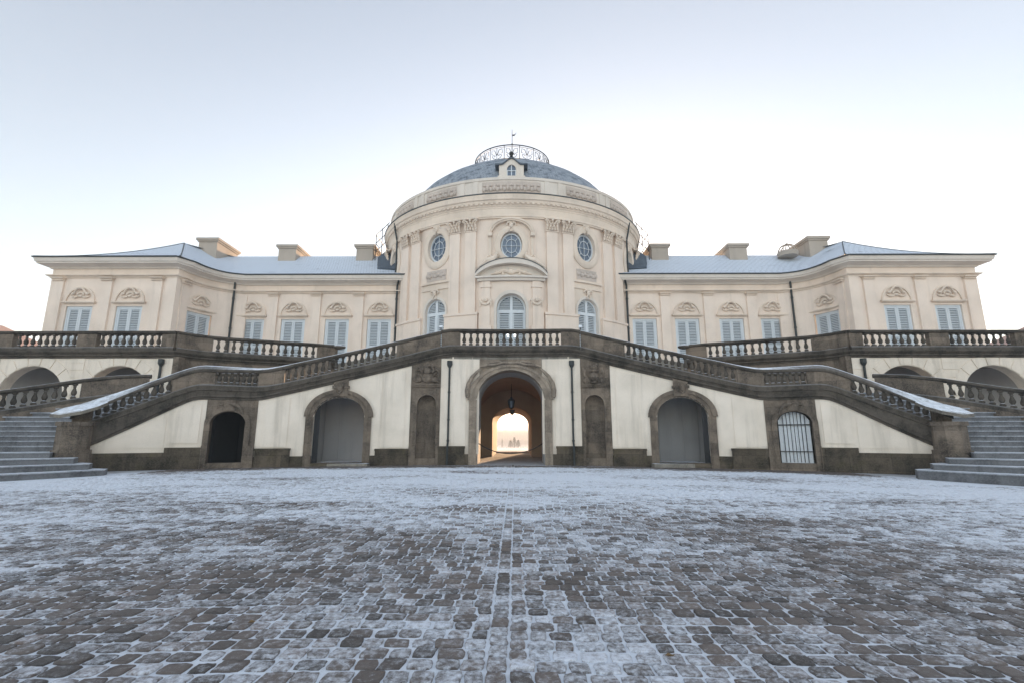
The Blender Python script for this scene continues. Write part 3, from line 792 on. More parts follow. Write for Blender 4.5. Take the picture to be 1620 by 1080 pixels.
for c, h in ((0, 11.3), (-29, 7.3), (29, 7.3), (-52, 7), (52, 7)):
    gr = MB(); gr.slab(A_, lin(c - h, c + h, 8), 14.62, 15.27, .025, -.02)
    n = int(h / 1.35)
    for k in range(-n, n + 1):
        x, y, nx, ny = A_(c + k * 1.3); gr.ball((x + nx * .04, y + ny * .04, 14.80 + .05 * (k % 2)), .15, 6, 5, sc=(.8, .6, 1.0)); gr.ball((x + nx * .04, y + ny * .04, 15.04 - .04 * (k % 2)), .1, 6, 5, sc=(1.0, .6, .8))
    gr.build('attic_relief', M['greyrelief'], palace, True, ang=40)
# dome, platform, railing, vane, dormer
dm = MB(); dm.lathe([(7.8, 15.1), (7.68, 15.5), (7.38, 16.15), (6.95, 16.85), (6.38, 17.52), (5.62, 18.16), (4.78, 18.72), (3.9, 19.2), (3.2, 19.5), (2.85, 19.6), (2.85, 19.68), (0.01, 19.68)], 96, (0, EY, 0), 0, 1.0, EB / EA)
dome = dm.build('dome', M['roof_slate'], palace, True, ang=40)
rg = MB(); ra, rb = 2.72, 2.5
ring = lambda z, q=1.0: [(ra * q * math.cos(2 * math.pi * k / 64), EY + rb * q * math.sin(2 * math.pi * k / 64), z) for k in range(64)]
rg.tube(ring(20.88), .035, 6, True); rg.tube(ring(19.87), .022, 5, True); rg.tube(ring(20.74), .016, 5, True)
for k in range(16):
    a = 2 * math.pi * (k + .5) / 16; c0, s0 = math.cos(a), math.sin(a)
    rg.tube([(ra * c0, EY + rb * s0, 19.73), (ra * c0, EY + rb * s0, 20.88)], .022, 5)
    def q(u, z): b = a + u; return (ra * math.cos(b), EY + rb * math.sin(b), z)
    d = 2 * math.pi / 16
    for sg in (1, -1):
        m0 = d / 2
        rg.tube([q(m0 + sg * .02, 19.90), q(m0 + sg * .10, 20.00), q(m0 + sg * .13, 20.17), q(m0 + sg * .07, 20.27), q(m0 + sg * .04, 20.17), q(m0 + sg * .08, 20.11)], .022, 4)
        rg.tube([q(m0 + sg * .01, 20.20), q(m0 + sg * .06, 20.58), q(m0 + sg * .14, 20.64), q(m0 + sg * .15, 20.33), q(m0 + sg * .11, 20.31)], .022, 4)
    rg.tube([q(d / 2, 19.87), q(d / 2, 20.74)], .018, 4)
rg.build('dome_railing', M['iron'], palace)
vn = MB(); vn.tube([(0, EY, 19.6), (0, EY, 23.75)], [.04, .018], 6); vn.ball((0, EY, 22.6), .05); vn.box(0.02, .16, EY - .012, EY + .012, 23.25, 23.36); vn.add([(.16, EY, 23.25), (.16, EY, 23.36), (.34, EY, 23.55), (.20, EY + .02, 23.3)], [(0, 1, 2), (0, 2, 3), (0, 3, 1), (1, 3, 2)])
vn.build('weathervane', M['iron'], palace)
dmr = MB(); cy_ = 25.75
dmr.box(-.72, .72, cy_ + .12, 28.0, 15.6, 16.75)
S = lin(-.95, .95, 24)
def dtop(s):
    a = abs(s)
    return 16.80 + (.40 * 0.5 * (1 + math.cos(math.pi * min(1, a / .62))))
dmr.slab(hline(cy_), S, lambda s: dtop(s) - .09, dtop, .08, -2.2)
dorm = dmr.build('dormer', M['roof_dark'], palace)
df = MB(); LOC = hline(cy_)
df.slab(LOC, lin(-.72, -.27, 4), 15.7, lambda s: dtop(s) - .09, 0, -.1); df.slab(LOC, lin(.27, .72, 4), 15.7, lambda s: dtop(s) - .09, 0, -.1)
df.slab(LOC, lin(-.27, .27, 16), lambda s: 16.42 + .34 * math.sqrt(max(0, 1 - (s / .272) ** 2)), lambda s: dtop(s) - .09, 0, -.1)
df.slab(LOC, lin(-.27, .27, 2), 15.7, 16.0, 0, -.1); df.slab(LOC, lin(-.8, .8, 2), 15.95, 16.03, .04, -.02)
df.build('dormer_front', M['cornice'], dorm)
dw = MB(); dw.box(-.29, .29, cy_ + .10, cy_ + .115, 15.95, 16.8); dw.build('dormer_pane', M['glass'], dorm)
dw = MB(); dw.box(-.025, .025, cy_ + .05, cy_ + .095, 16.0, 16.75).box(-.27, -.22, cy_ + .05, cy_ + .095, 16.0, 16.45).box(.22, .27, cy_ + .05, cy_ + .095, 16.0, 16.45).box(-.22, -.025, cy_ + .055, cy_ + .094, 16.38, 16.42).box(.025, .22, cy_ + .055, cy_ + .094, 16.38, 16.42)
dw.build('dormer_frame', M['winframe'], dorm)
fn = MB(); fn.lathe([(.02, 0), (.13, .02), (.07, .1), (.12, .2), (.14, .3), (.05, .38), (.01, .4)], 10, (0, cy_ - .02, 17.19)); fn.build('dormer_finial', M['iron'], dorm)

# rotunda bays
PILS = [(-21.6, 2.1), (-15.2, 2.1), (-40.6, 2.5), (-47.8, 2.5), (-70, 2.6), (-78, 2.6)]
for c, h in PILS:
    for k in (1, -1):
        pl = MB(); pl.slab(D0, lin(k * c - h, k * c + h, 4), FL, 12.3, .15, -.02); pl.build('giant_pilaster', M['cream'], palace, True, ang=30)
for a, b in ((-25.2, -12.2), (-52, -36.4), (-82, -66)):
    for k in (1, -1):
        lo, hi = sorted((k * a, k * b))
        pd = MB(); pd.slab(D0, lin(lo, hi, 8), FL - .4, 7.55, .17, -.02); pd.slab(D0, lin(lo - .2, hi + .2, 8), 7.55, 7.68, .23, -.02); pd.slab(D0, lin(lo, hi, 8), 6.0, 6.04, .20, -.02)
        pd.slab(D0, lin(lo + .6, hi - .6, 8), 5.2, 5.9, .19, -.02); pd.slab(D0, lin(lo + .6, hi - .6, 8), 6.3, 7.35, .19, -.02); pd.build('rotunda_pedestal', M['cream'], palace, True, ang=30)
for c, h in PILS:
    for k in (1, -1): put('corinthian_capital', ME_cor, palace, D0, k * c, 12.28, .13)
aw = {'side': arched_parts(.66, 2.96, 3.64), 'mid': arched_parts(.76, 2.86, 3.63)}
ow = {'side': oval_parts(.60, .83), 'mid': oval_parts(.57, .75)}
def surround_ring(cv, c, h0, h1, b0, b1, zc, off, mb):
    n = 40; v = []; f = []
    for k in range(n):
        a = 2 * math.pi * k / n
        for q, of in ((0, -.2), (0, off * .7), (.35, off), (.8, off), (1, off * .5), (1, -.02)):
            hh, bb = h0 + (h1 - h0) * q, b0 + (b1 - b0) * q
            x, y, nx, ny = cv(c + hh * math.cos(a)); v.append((x + nx * of, y + ny * of, zc + bb * math.sin(a)))
    m = 6
    for k in range(n):
        p, q = k * m, ((k + 1) % n) * m
        for j in range(m - 1): f.append((p + j, p + j + 1, q + j + 1, q + j))
    mb.add(v, f)
def arch_band(cv, c, hi, ho, spring, ci, co_, base, of, mb, ob=-.02):
    S = [c - ho * math.cos(math.pi * k / 24) for k in range(25)]
    mb.slab(cv, S, lambda s: spring + (ci - spring) * math.sqrt(max(0, 1 - ((s - c) / hi) ** 2)) if abs(s - c) < hi else spring,
            lambda s: spring + (co_ - spring) * math.sqrt(max(0, 1 - ((s - c) / ho) ** 2)) + .003, of, ob)
    if base is not None:
        mb.slab(cv, lin(c - ho, c - hi, 2), base, spring, of, ob); mb.slab(cv, lin(c + hi, c + ho, 2), base, spring, of, ob)
for c in (-60, -30, 0, 30, 60):
    kind = 'mid' if c == 0 else 'side'
    f_, l_, r_, p_ = aw[kind]
    w = put('arched_window', f_, palace, D0, c, FL + .02, -.2)
    inst('shutter', l_, w, (0, -.0, 0), 0, local=True); inst('shutter', r_, w, (0, 0, 0), 0, local=True); inst('pane', p_, w, (0, 0, 0), 0, local=True)
    if c == 0:  # glowing patches behind the slats imitate sky showing through the opposite window
        lp = MB(); lp.add([(-.33, .04, 1.72), (-.09, .04, 1.72), (-.09, .04, 1.38), (-.2, .04, 1.38), (-.33, .05, 1.72), (-.09, .05, 1.72), (-.09, .05, 1.38), (-.2, .05, 1.38)], [(0, 1, 2, 3), (4, 5, 6, 7), (0, 1, 5, 4), (1, 2, 6, 5), (2, 3, 7, 6), (3, 0, 4, 7)])
        lp.add([(.33, .04, 1.66), (.09, .04, 1.66), (.09, .04, 1.38), (.2, .04, 1.38), (.33, .05, 1.66), (.09, .05, 1.66), (.09, .05, 1.38), (.2, .05, 1.38)], [(0, 1, 2, 3), (4, 5, 6, 7), (0, 1, 5, 4), (1, 2, 6, 5), (2, 3, 7, 6), (3, 0, 4, 7)])
        o = bpy.data.objects.new('lit_lamp', lp.mesh('lit_lamp', M['lamp'])); col.objects.link(o); o.parent = w
    f_, m_, p_ = ow[kind]; zc = 11.48 if c == 0 else 11.72
    w = put('oval_window', f_, palace, D0, c, zc, -.2)
    inst('muntins', m_, w, (0, 0, 0), 0, local=True); inst('pane', p_, w, (0, 0, 0), 0, local=True)
    mb = MB(); h0 = (4.1 if c == 0 else 4.3)
    surround_ring(D0, c, h0, h0 * 1.55, .78 if c == 0 else .86, 1.14 if c == 0 else 1.28, zc, .10, mb)
    mb.build('oval_surround', M['cream_trim'], palace, True, ang=50)
    mb = MB()
    if c == 0: arch_band(D0, c, 5.2, 6.1, 7.88, 8.66, 8.84, FL, .22, mb, -.1)
    else: arch_band(D0, c, 4.7, 5.5, 7.98, 8.67, 8.82, FL, .07, mb, -.1)
    mb.build('door_surround', M['cornice'], palace, True, ang=40)
    if c != 0:
        mb = MB(); mb.slab(D0, lin(c - 6.4, c + 6.4, 6), FL, 9.3, .035, -.02)
        S = span(c - 6.4, c + 6.4, [(c, 5.4)], .5, 14); mb = MB(); mb.slab(D0, S, low_list(S, [(c, 5.4, 7.98, 8.80)], FL), 9.3, .035, -.02)
        mb.slab(D0, lin(c - 6.6, c + 6.6, 8), 9.2, 9.3, .10, -.02); mb.slab(D0, lin(c - 6.2, c + 6.2, 8), 9.3, 9.55, .06, -.02); mb.slab(D0, lin(c - 6.9, c + 6.9, 8), 9.55, 9.64, .16, -.02); mb.slab(D0, lin(c - 6.6, c + 6.6, 8), 9.64, 9.70, .11, -.02)
        mb.build('door_entablature', M['cream_trim'], palace, True, ang=30)
        mb = MB(); mb.slab(D0, lin(c - 4.6, c + 4.6, 6), 9.74, 10.36, .03, -.02)
        for k in range(-3, 4):
            x, y, nx, ny = D0(c + k * 1.3); mb.ball((x + nx * .03, y + ny * .03, 10.02 + .06 * (k % 2)), .13, 6, 5, sc=(1.1, .5, 1)); mb.ball((x + nx * .03, y + ny * .03, 10.2 - .1 * (k % 2)), .08, 6, 5, sc=(1.1, .5, 1))
        mb.build('relief_panel', M['greyrelief'], palace, True, ang=40)
        put('keystone_ornament', ME_mask, palace, D0, c, 8.98, .04); put('keystone_ornament', ME_mask, palace, D0, c, 13.0 - .22, .02)
# the centre bay: flat frame, segmental pediment on consoles, hood over the oval
cb = MB(); S = span(-11.6, 11.6, [(0, 6.1)], 1.0, 16); cb.slab(D0, S, low_list(S, [(0, 6.1, 7.88, 8.82)], FL - .2), 9.35, .16, -.02)
for k in (-1, 1):
    cb.slab(D0, lin(k * 9.0 - 1.5, k * 9.0 + 1.5, 3), FL, 9.35, .26, -.02); cb.slab(D0, lin(k * 9.0 - 1.9, k * 9.0 + 1.9, 3), 9.0, 9.1, .31, -.02)
    cb.slab(D0, lin(k * 9.0 - 2.1, k * 9.0 + 2.1, 3), FL, 6.9, .32, -.02)
cb.build('portal_frame', M['cream'], palace, True, ang=30)
for k in (-1, 1):
    put('festoon', festoon(.55).mesh('festoon', M['cream_trim'], True), palace, D0, k * 9.0, 8.2, .25)
pe = MB()
PH = 12.6
pe.slab(D0, lin(-PH + .6, PH - .6, 12), 9.36, 9.50, .34, -.02); pe.slab(D0, lin(-PH, PH, 12), 9.50, 9.60, .46, -.02)
pcrown = lambda s, z1: 9.60 + (z1 - 9.60) * math.sqrt(max(0, 1 - (s / (PH + .4)) ** 2)) ** 1.35
S = lin(-PH, PH, 40)
pe.slab(D0, S, lambda s: max(9.602, pcrown(s * 1.06 if abs(s * 1.06) < PH + .4 else PH + .39, 10.28)), lambda s: pcrown(s, 10.52) + .03, .46, -.02)
pe.slab(D0, lin(-PH + .5, PH - .5, 30), 9.601, lambda s: pcrown(s, 10.26), .12, -.02)
pe.build('pediment', M['cornice'], palace, True, ang=30)
pg = MB(); pg.slab(D0, S, lambda s: pcrown(s, 10.52) + .031, lambda s: pcrown(s, 10.52) + .062, .50, -.02); pg.build('pediment_flashing', M['gutter'], palace)
tm = MB(); x, y, nx, ny = D0(0)
for k in (-1, 1):
    tm.tube([(k * .1, y - .16, 9.85), (k * .4, y - .17, 9.95), (k * .75, y - .15, 9.82), (k * 1.1, y - .1, 9.75)], [.09, .10, .08, .04], 6)
    tm.ball((k * .45, y - .14, 9.78), .09, 6, 5); tm.ball((k * .8, y - .12, 9.9), .07, 6, 5)
tm.ball((0, y - .15, 9.88), .2, 8, 6, sc=(1.1, .6, .9)); tm.build('tympanum_relief', M['cream_trim'], palace, True)
for k in (-1, 1):                                             # reclining figures beside the oval, broad and lumpy
    fg = MB()
    fg.tube([(k * 1.5, y - .28, 10.28), (k * 1.3, y - .32, 10.45), (k * 1.0, y - .30, 10.52), (k * .78, y - .25, 10.75)], [.10, .17, .16, .1], 7)
    fg.ball((k * .80, y - .25, 10.85), .11, 8, 6); fg.tube([(k * .95, y - .3, 10.6), (k * 1.2, y - .3, 10.78), (k * 1.32, y - .3, 10.62)], [.06, .06, .05], 6)
    fg.tube([(k * 1.5, y - .28, 10.3), (k * 1.68, y - .25, 10.2), (k * 1.8, y - .22, 10.12)], [.09, .07, .04], 6)
    fg.build('reclining_figure', M['cream_trim'], palace, True)
hd = MB(); arch_band(D0, 0, 7.0, 8.6, 12.15, 12.82, 13.02, None, .22, hd); arch_band(D0, 0, 7.6, 8.1, 12.15, 12.9, 12.97, None, .27, hd)
for k in (-1, 1): hd.slab(D0, lin(k * 7.8 - .75, k * 7.8 + .75, 2), 11.95, 12.16, .25, -.02); hd.slab(D0, lin(k * 7.8 - .5, k * 7.8 + .5, 2), 10.9, 11.95, .09, -.02)
hd.build('oval_hood', M['cream_trim'], palace, True, ang=30)
put('keystone_ornament', ME_mask, palace, D0, 0, 12.58, .04)
# low pedestal figures' shells at the foot of the portal

# ------------------------------------------------------------------ court front: terrace, passage and the two sweeping staircases
F27 = court(27.0); DEG = lambda x: ax(x)
# height of the handrail's top along the front (by |x|), as the flights rise to the middle
HF = smooth_table([(0, 5.99), (2.75, 5.99), (3.2, 5.90), (7.2, 4.77), (9.5, 4.10), (10.1, 3.96), (12.15, 3.97), (12.6, 3.76), (13.9, 3.0), (15.0, 2.38), (15.55, 2.06), (16.2, 1.95)], .25)
def Hs(s): return HF(abs(27.0 * math.sin(R(s))))
def wall_top(s):
    x = abs(27.0 * math.sin(R(s))); return Hs(s) - (1.26 if x < 9.5 else 1.26 + .07 * min(1, (x - 9.5)) if x < 12.2 else 1.33 + min(.33, (x - 12.2) * .13))
terrace = thing('terrace', 'raised stone terrace in front of the palace with a vaulted gateway in the middle', 'terrace', (0, 21.6, 0))
GB = -0.45
FW = -.03                                                     # front face of the stone facing lies a little behind the plaster panels
# -- middle: gateway block, plaster panels, niches
p = MB(); S = [-s for s in reversed([])]
xa = DEG(1.50)
S = span(DEG(-1.80), DEG(1.80), [(0, xa)], .5, 24); p.slab(F27, S, low_list(S, [(0, xa, 2.80, 4.12)], GB), lambda s: wall_top(s), -.02, -.7)
p.build('gateway_block', M['portal'], terrace)
mb = MB(); arch_band(F27, 0, DEG(1.50), DEG(1.84), 2.80, 4.12, 4.34, GB, .10, mb, -.06); arch_band(F27, 0, DEG(1.50), DEG(1.62), 2.80, 4.12, 4.20, GB, .14, mb, -.02); arch_band(F27, 0, DEG(1.74), DEG(1.90), 2.80, 4.27, 4.38, None, .14, mb, -.02)
mb.build('arch_surround', M['portal'], terrace)
mb = MB()
for k in (-1, 1):                                             # ear-shaped hood mouldings and the scroll over the crown
    mb.tube([(k * 1.90, 21.42, 2.98), (k * 1.92, 21.40, 3.2), (k * 1.86, 21.40, 3.5), (k * 1.70, 21.40, 3.8), (k * 1.50, 21.42, 4.02), (k * 1.36, 21.44, 4.16)], [.10, .105, .10, .09, .07, .05], 7)
    mb.ball((k * 1.90, 21.42, 2.98), .11, 7, 5)
    mb.tube([(k * 1.36, 21.43, 4.26), (k * 1.1, 21.44, 4.34), (k * .7, 21.45, 4.36), (k * .3, 21.45, 4.46), (0, 21.45, 4.43)], [.04, .05, .045, .055, .06], 6)
    mb.tube([(k * .34, 21.46, 4.44), (k * .5, 21.46, 4.50), (k * .85, 21.46, 4.47), (k * 1.1, 21.47, 4.38)], [.04, .05, .04, .02], 6)
mb.box(-1.36, -1.30, 21.50, 21.7, 4.15, 4.70).box(1.30, 1.36, 21.50, 21.7, 4.15, 4.70)
mb.build('gateway_moulding', M['portal'], terrace, True)
for mir in (False, True):
    q = MB(); q.slab(F27, lin(DEG(-3.10), DEG(-1.40), 5), .46, wall_top, .0, -.018); q.slab(F27, lin(DEG(-3.10), DEG(-1.82), 5), .46, wall_top, -.019, -.5)
    q.slab(F27, lin(DEG(-2.95), DEG(-1.98), 5), .62, lambda s: wall_top(s) - .14, .03, -.02); q.slab(F27, lin(DEG(-3.06), DEG(-2.99), 2), .62, lambda s: wall_top(s) - .14, .015, -.02)
    q.build('plaster_panel', M['white_wall'], terrace, mir=mir)
    q = MB(); q.slab(F27, lin(DEG(-3.10), DEG(-1.845), 5), GB, .46, .09, -.5); q.slab(F27, lin(DEG(-3.14), DEG(-2.0), 4), GB, .80, .15, -.1); q.slab(F27, lin(DEG(-3.16), DEG(-1.98), 4), .70, .80, .18, -.1)
    q.build('base_block', M['plinth'], terrace, mir=mir)
    n0, n1 = DEG(-4.38), DEG(-3.102); nc = DEG(-3.68); nh = DEG(-3.68 + .41) - nc
    q = MB(); S = span(n0, n1, [(nc, nh)], .3, 18)
    q.slab(F27, S, low_list(S, [(nc, nh, 2.58, 3.0)], .30), 3.36, .02, -.45); q.slab(F27, lin(n0, n1, 4), 3.36, wall_top, .02, -.45); q.slab(F27, lin(n0, n1, 4), GB, .30, .06, -.45)
    q.slab(F27, lin(nc - nh, nc + nh, 6), .30, 3.0, -.40, -.44)
    q.build('niche_bay', M['stone'], terrace, mir=mir)
    q = MB(); q.slab(F27, lin(n0 + .03, n1 - .03, 4), 3.36, 3.43, .10, -.02); q.slab(F27, lin(n0 + .03, n1 - .03, 4), 3.43, 3.50, .14, -.02); arch_band(F27, nc, nh, nh * 1.25, 2.58, 3.0, 3.10, .95, .06, q)
    q.slab(F27, lin(n0, nc - nh * 1.05, 2), GB, .80, .13, -.1); q.slab(F27, lin(nc + nh * 1.05, n1, 2), GB, .80, .13, -.1)
    q.build('niche_moulding', M['stone'], terrace, mir=mir)
    x, y, nx, ny = F27(nc); q = MB()
    if not mir:                                               # trophy with plumed helmet and flags
        q.ball((x, y - .14, 4.05), .17, 9, 7, sc=(.9, .8, 1.0)); q.tube([(x - .02, y - .18, 4.22), (x + .12, y - .2, 4.32), (x + .24, y - .18, 4.22), (x + .27, y - .16, 4.08)], [.06, .07, .06, .03], 6)
        q.ball((x, y - .1, 3.74), .25, 9, 7, sc=(1.0, .6, .9))
        for k in (-1, 1):
            q.tube([(x + k * .08, y - .08, 3.58), (x + k * .36, y - .08, 3.98), (x + k * .50, y - .06, 4.16)], [.035, .035, .03], 5)
            q.tube([(x + k * .2, y - .1, 4.0), (x + k * .36, y - .12, 4.14), (x + k * .52, y - .08, 4.02), (x + k * .44, y - .1, 3.86)], [.05, .08, .07, .03], 6)
            q.ball((x + k * .34, y - .1, 3.66), .13, 7, 5, sc=(1, .7, .9)); q.ball((x + k * .46, y - .08, 3.58), .07, 6, 5)
        q.ball((x + .1, y - .2, 3.68), .08, 6, 5); q.ball((x - .12, y - .18, 3.8), .07, 6, 5)
    else:                                                     # flaming urn between trophies
        q.lathe([(.02, 3.50), (.17, 3.51), (.08, 3.58), (.09, 3.64), (.20, 3.76), (.19, 3.9), (.14, 3.96), (.23, 4.03), (.23, 4.08), (.12, 4.10), (.02, 4.1)], 14, (x, y - .12, 0), 0, 1, .8)
        q.ball((x, y - .12, 4.2), .15, 8, 6, sc=(1.2, .8, .9)); q.ball((x - .1, y - .12, 4.3), .08, 6, 5); q.ball((x + .12, y - .12, 4.28), .08, 6, 5)
        for k in (-1, 1):
            q.tube([(x + k * .2, y - .08, 3.55), (x + k * .42, y - .08, 3.9), (x + k * .5, y - .06, 4.2)], [.05, .06, .03], 6); q.ball((x + k * .36, y - .1, 3.62), .13, 7, 5, sc=(1, .7, .9)); q.ball((x + k * .4, y - .08, 4.0), .1, 6, 5, sc=(.9, .6, 1.3))
    q.build('carved_urn' if mir else 'carved_trophy', M['stone'], terrace, True, mir=mir)
    # rain pipe with hopper
    x, y, nx, ny = F27(DEG(-2.72)); q = MB(); q.tube([(x, y - .09, 4.3), (x, y - .09, .95), (x, y - .25, .78), (x, y - .26, .02)], .043, 8); q.lathe([(.06, 4.22), (.12, 4.34), (.12, 4.52), (.02, 4.53)], 8, (x, y - .09, 0))
    for z in (3.1, 1.9, 1.0): q.tube([(x, y - .09, z), (x, y - .09, z + .06)], .06, 8)
    q.build('rain_pipe', M['pipe'], terrace, mir=mir)
# cornice under the level balustrade
prof_c = [(-.3, -1.27), (.05, -1.27), (.07, -1.20), (.14, -1.16), (.14, -1.10), (.22, -1.04), (.26, -.99), (.26, -.95), (-.3, -.95)]
q = MB(); q.sweep(path(F27, lin(DEG(-4.38), DEG(4.38), 24), Hs), prof_c); q.build('terrace_cornice', M['string'], terrace)
# floor of the terrace
q = MB(); q.prism([(-4.4, 21.28)] + [F27(s)[:2] for s in lin(DEG(-4.3), DEG(4.3), 10)] + [(4.4, 21.28), (9.3, 25.5), (9.0, 28.2), (-9.0, 28.2), (-9.3, 25.5)], 4.62, 5.0)
q.build('terrace_floor', M['floor'], terrace)
# passage through the building: entrance tunnel, wider hall, far archway
def tunnel(mb, y0, y1, hw, spring, crown, outer):
    n = 20; cs = [(-hw, -.02), (-hw, spring)] + [(-hw * math.cos(math.pi * k / n), spring + (crown - spring) * math.sin(math.pi * k / n)) for k in range(1, n)] + [(hw, spring), (hw, -.02)]
    co = [(x * (hw + outer) / hw, z + (outer if z > 0 else 0)) for x, z in cs]
    for a, b in zip(range(len(cs) - 1), range(1, len(cs))):
        v = []
        for y in (y0, y1): v += [(cs[a][0], y, cs[a][1]), (cs[b][0], y, cs[b][1]), (co[b][0], y, co[b][1]), (co[a][0], y, co[a][1])]
        mb.add(v, [(0, 1, 5, 4), (2, 3, 7, 6), (0, 3, 2, 1), (4, 5, 6, 7), (0, 4, 7, 3), (1, 2, 6, 5)])
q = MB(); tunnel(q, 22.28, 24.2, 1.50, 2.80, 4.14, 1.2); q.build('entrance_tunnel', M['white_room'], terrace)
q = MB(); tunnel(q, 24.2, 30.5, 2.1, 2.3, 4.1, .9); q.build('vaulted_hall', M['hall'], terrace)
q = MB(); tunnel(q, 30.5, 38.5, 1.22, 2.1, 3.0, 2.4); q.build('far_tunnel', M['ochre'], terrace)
q = MB(); q.box(-1.7, 1.7, 37.4, 38.8, -.3, .07); q.build('far_threshold', M['portal'], terrace)

# -- balustrade kit
def baluster_mesh():
    mb = MB(); h = .60
    mb.box(-.085, .085, -.085, .085, 0, .07); mb.box(-.08, .08, -.08, .08, h - .06, h)
    mb.lathe([(.045, .07), (.07, .08), (.07, .10), (.045, .115), (.062, .15), (.088, .20), (.094, .235), (.085, .29), (.06, .36), (.044, .42), (.04, .445), (.058, .455), (.058, .47), (.045, .485), (.055, .52), (.07, .54), (.07, .545)], 10)
    return mb.mesh('baluster', M['rail'], True)
ME_bal = baluster_mesh()
PR_rail = [(-.20, -.15), (.14, -.15), (.19, -.11), (.20, -.06), (.17, -.015), (.09, 0), (-.09, 0), (-.20, -.04)]
PR_base = [(-.17, -.96), (.17, -.96), (.17, -.80), (.12, -.75), (-.12, -.75), (-.17, -.80)]
def balustrade(name, label, cv, S, H, bays, loc, mir=False, group='stone balustrades of the terrace and stairs', off=-.06, cap0=None, base=True):
    """bays: list of (s0, s1, n balusters) or (s0, s1, 0) for a solid pedestal"""
    c2 = (lambda s: (lambda q: (q[0] + q[2] * off, q[1] + q[3] * off, q[2], q[3]))(cv(s)))
    if mir: loc = (-loc[0], loc[1], loc[2])
    t = thing(name, label, 'balustrade', loc, group)
    mb = MB(); mb.sweepv(path(c2, S, H), [PR_rail if cap0 is None else cap0(s) for s in S]); mb.build('handrail', M['rail'], t, True, mir, ang=40)
    if base: mb = MB(); mb.sweep(path(c2, S, H), PR_base); mb.build('base_course', M['string'], t, False, mir)
    for a, b, n in bays:
        if n == 0:
            mb = MB(); k = max(2, int(abs(b - a) / .7)); SS = lin(a, b, k)
            mb.slab(c2, SS, lambda s: H(s) - .78, lambda s: H(s) - .13, .12, -.12)
            i0 = (b - a) * .1; mb.slab(c2, lin(a + i0, b - i0, k), lambda s: H(s) - .68, lambda s: H(s) - .23, .135, .10)
            mb.build('pedestal', M['stone'], t, False, mir)
        else:
            for i in range(n):
                s = a + (b - a) * (i + .5) / n; x, y, nx, ny = c2(s); z = H(s) - .75
                o = inst('baluster', ME_bal, t, ((-x if mir else x), y, z), facing(-nx if mir else nx, ny))
    return t
def D_(x): return DEG(x)
def court_cap(s):
    # coping of the outer stair balustrades: weathered towards the court, growing into a broad scroll at the foot
    x = abs(27 * math.sin(R(s))); e = min(1, max(0, (x - 13.3) / 2.2)); e = e * e * (3 - 2 * e); t = min(1, max(0, (x - 9) / 2.5))
    w = .20 + .34 * e; b = .20 + .10 * e; dr = (.03 + .11 * t) + .24 * e
    return [(-b, -.15), (w - .06, -.17 - dr * .8), (w - .01, -.12 - dr), (w, -.06 - dr), (w - .03, -.015 - dr), (.08, -.005 - dr * .3), (-.07, .0), (-b, -.02)]
balustrade('balustrade', 'level stone balustrade directly above the central gateway', F27, lin(D_(-3.15), D_(3.15), 16), Hs,
           [(D_(-3.12), D_(-2.28), 0), (D_(-2.26), D_(2.26), 15), (D_(2.28), D_(3.12), 0)], (0, 21.5, 5.0))
for mir in (False, True):
    sd_ = 'right' if mir else 'left'
    S = sorted(set(lin(D_(-15.2), D_(-3.16), 70)))
    balustrade('balustrade', f'sweeping snow-capped outer balustrade of the {sd_} staircase, down to the court', F27, S, Hs,
               [(D_(-5.05), D_(-3.16), 0), (D_(-9.35), D_(-5.08), 17), (D_(-10.25), D_(-9.37), 0), (D_(-11.62), D_(-10.27), 7), (D_(-12.85), D_(-11.64), 0), (D_(-14.75), D_(-12.87), 10), (D_(-15.2), D_(-14.77), 0)], (-9.5, 19.8, 2.5), mir, cap0=court_cap)

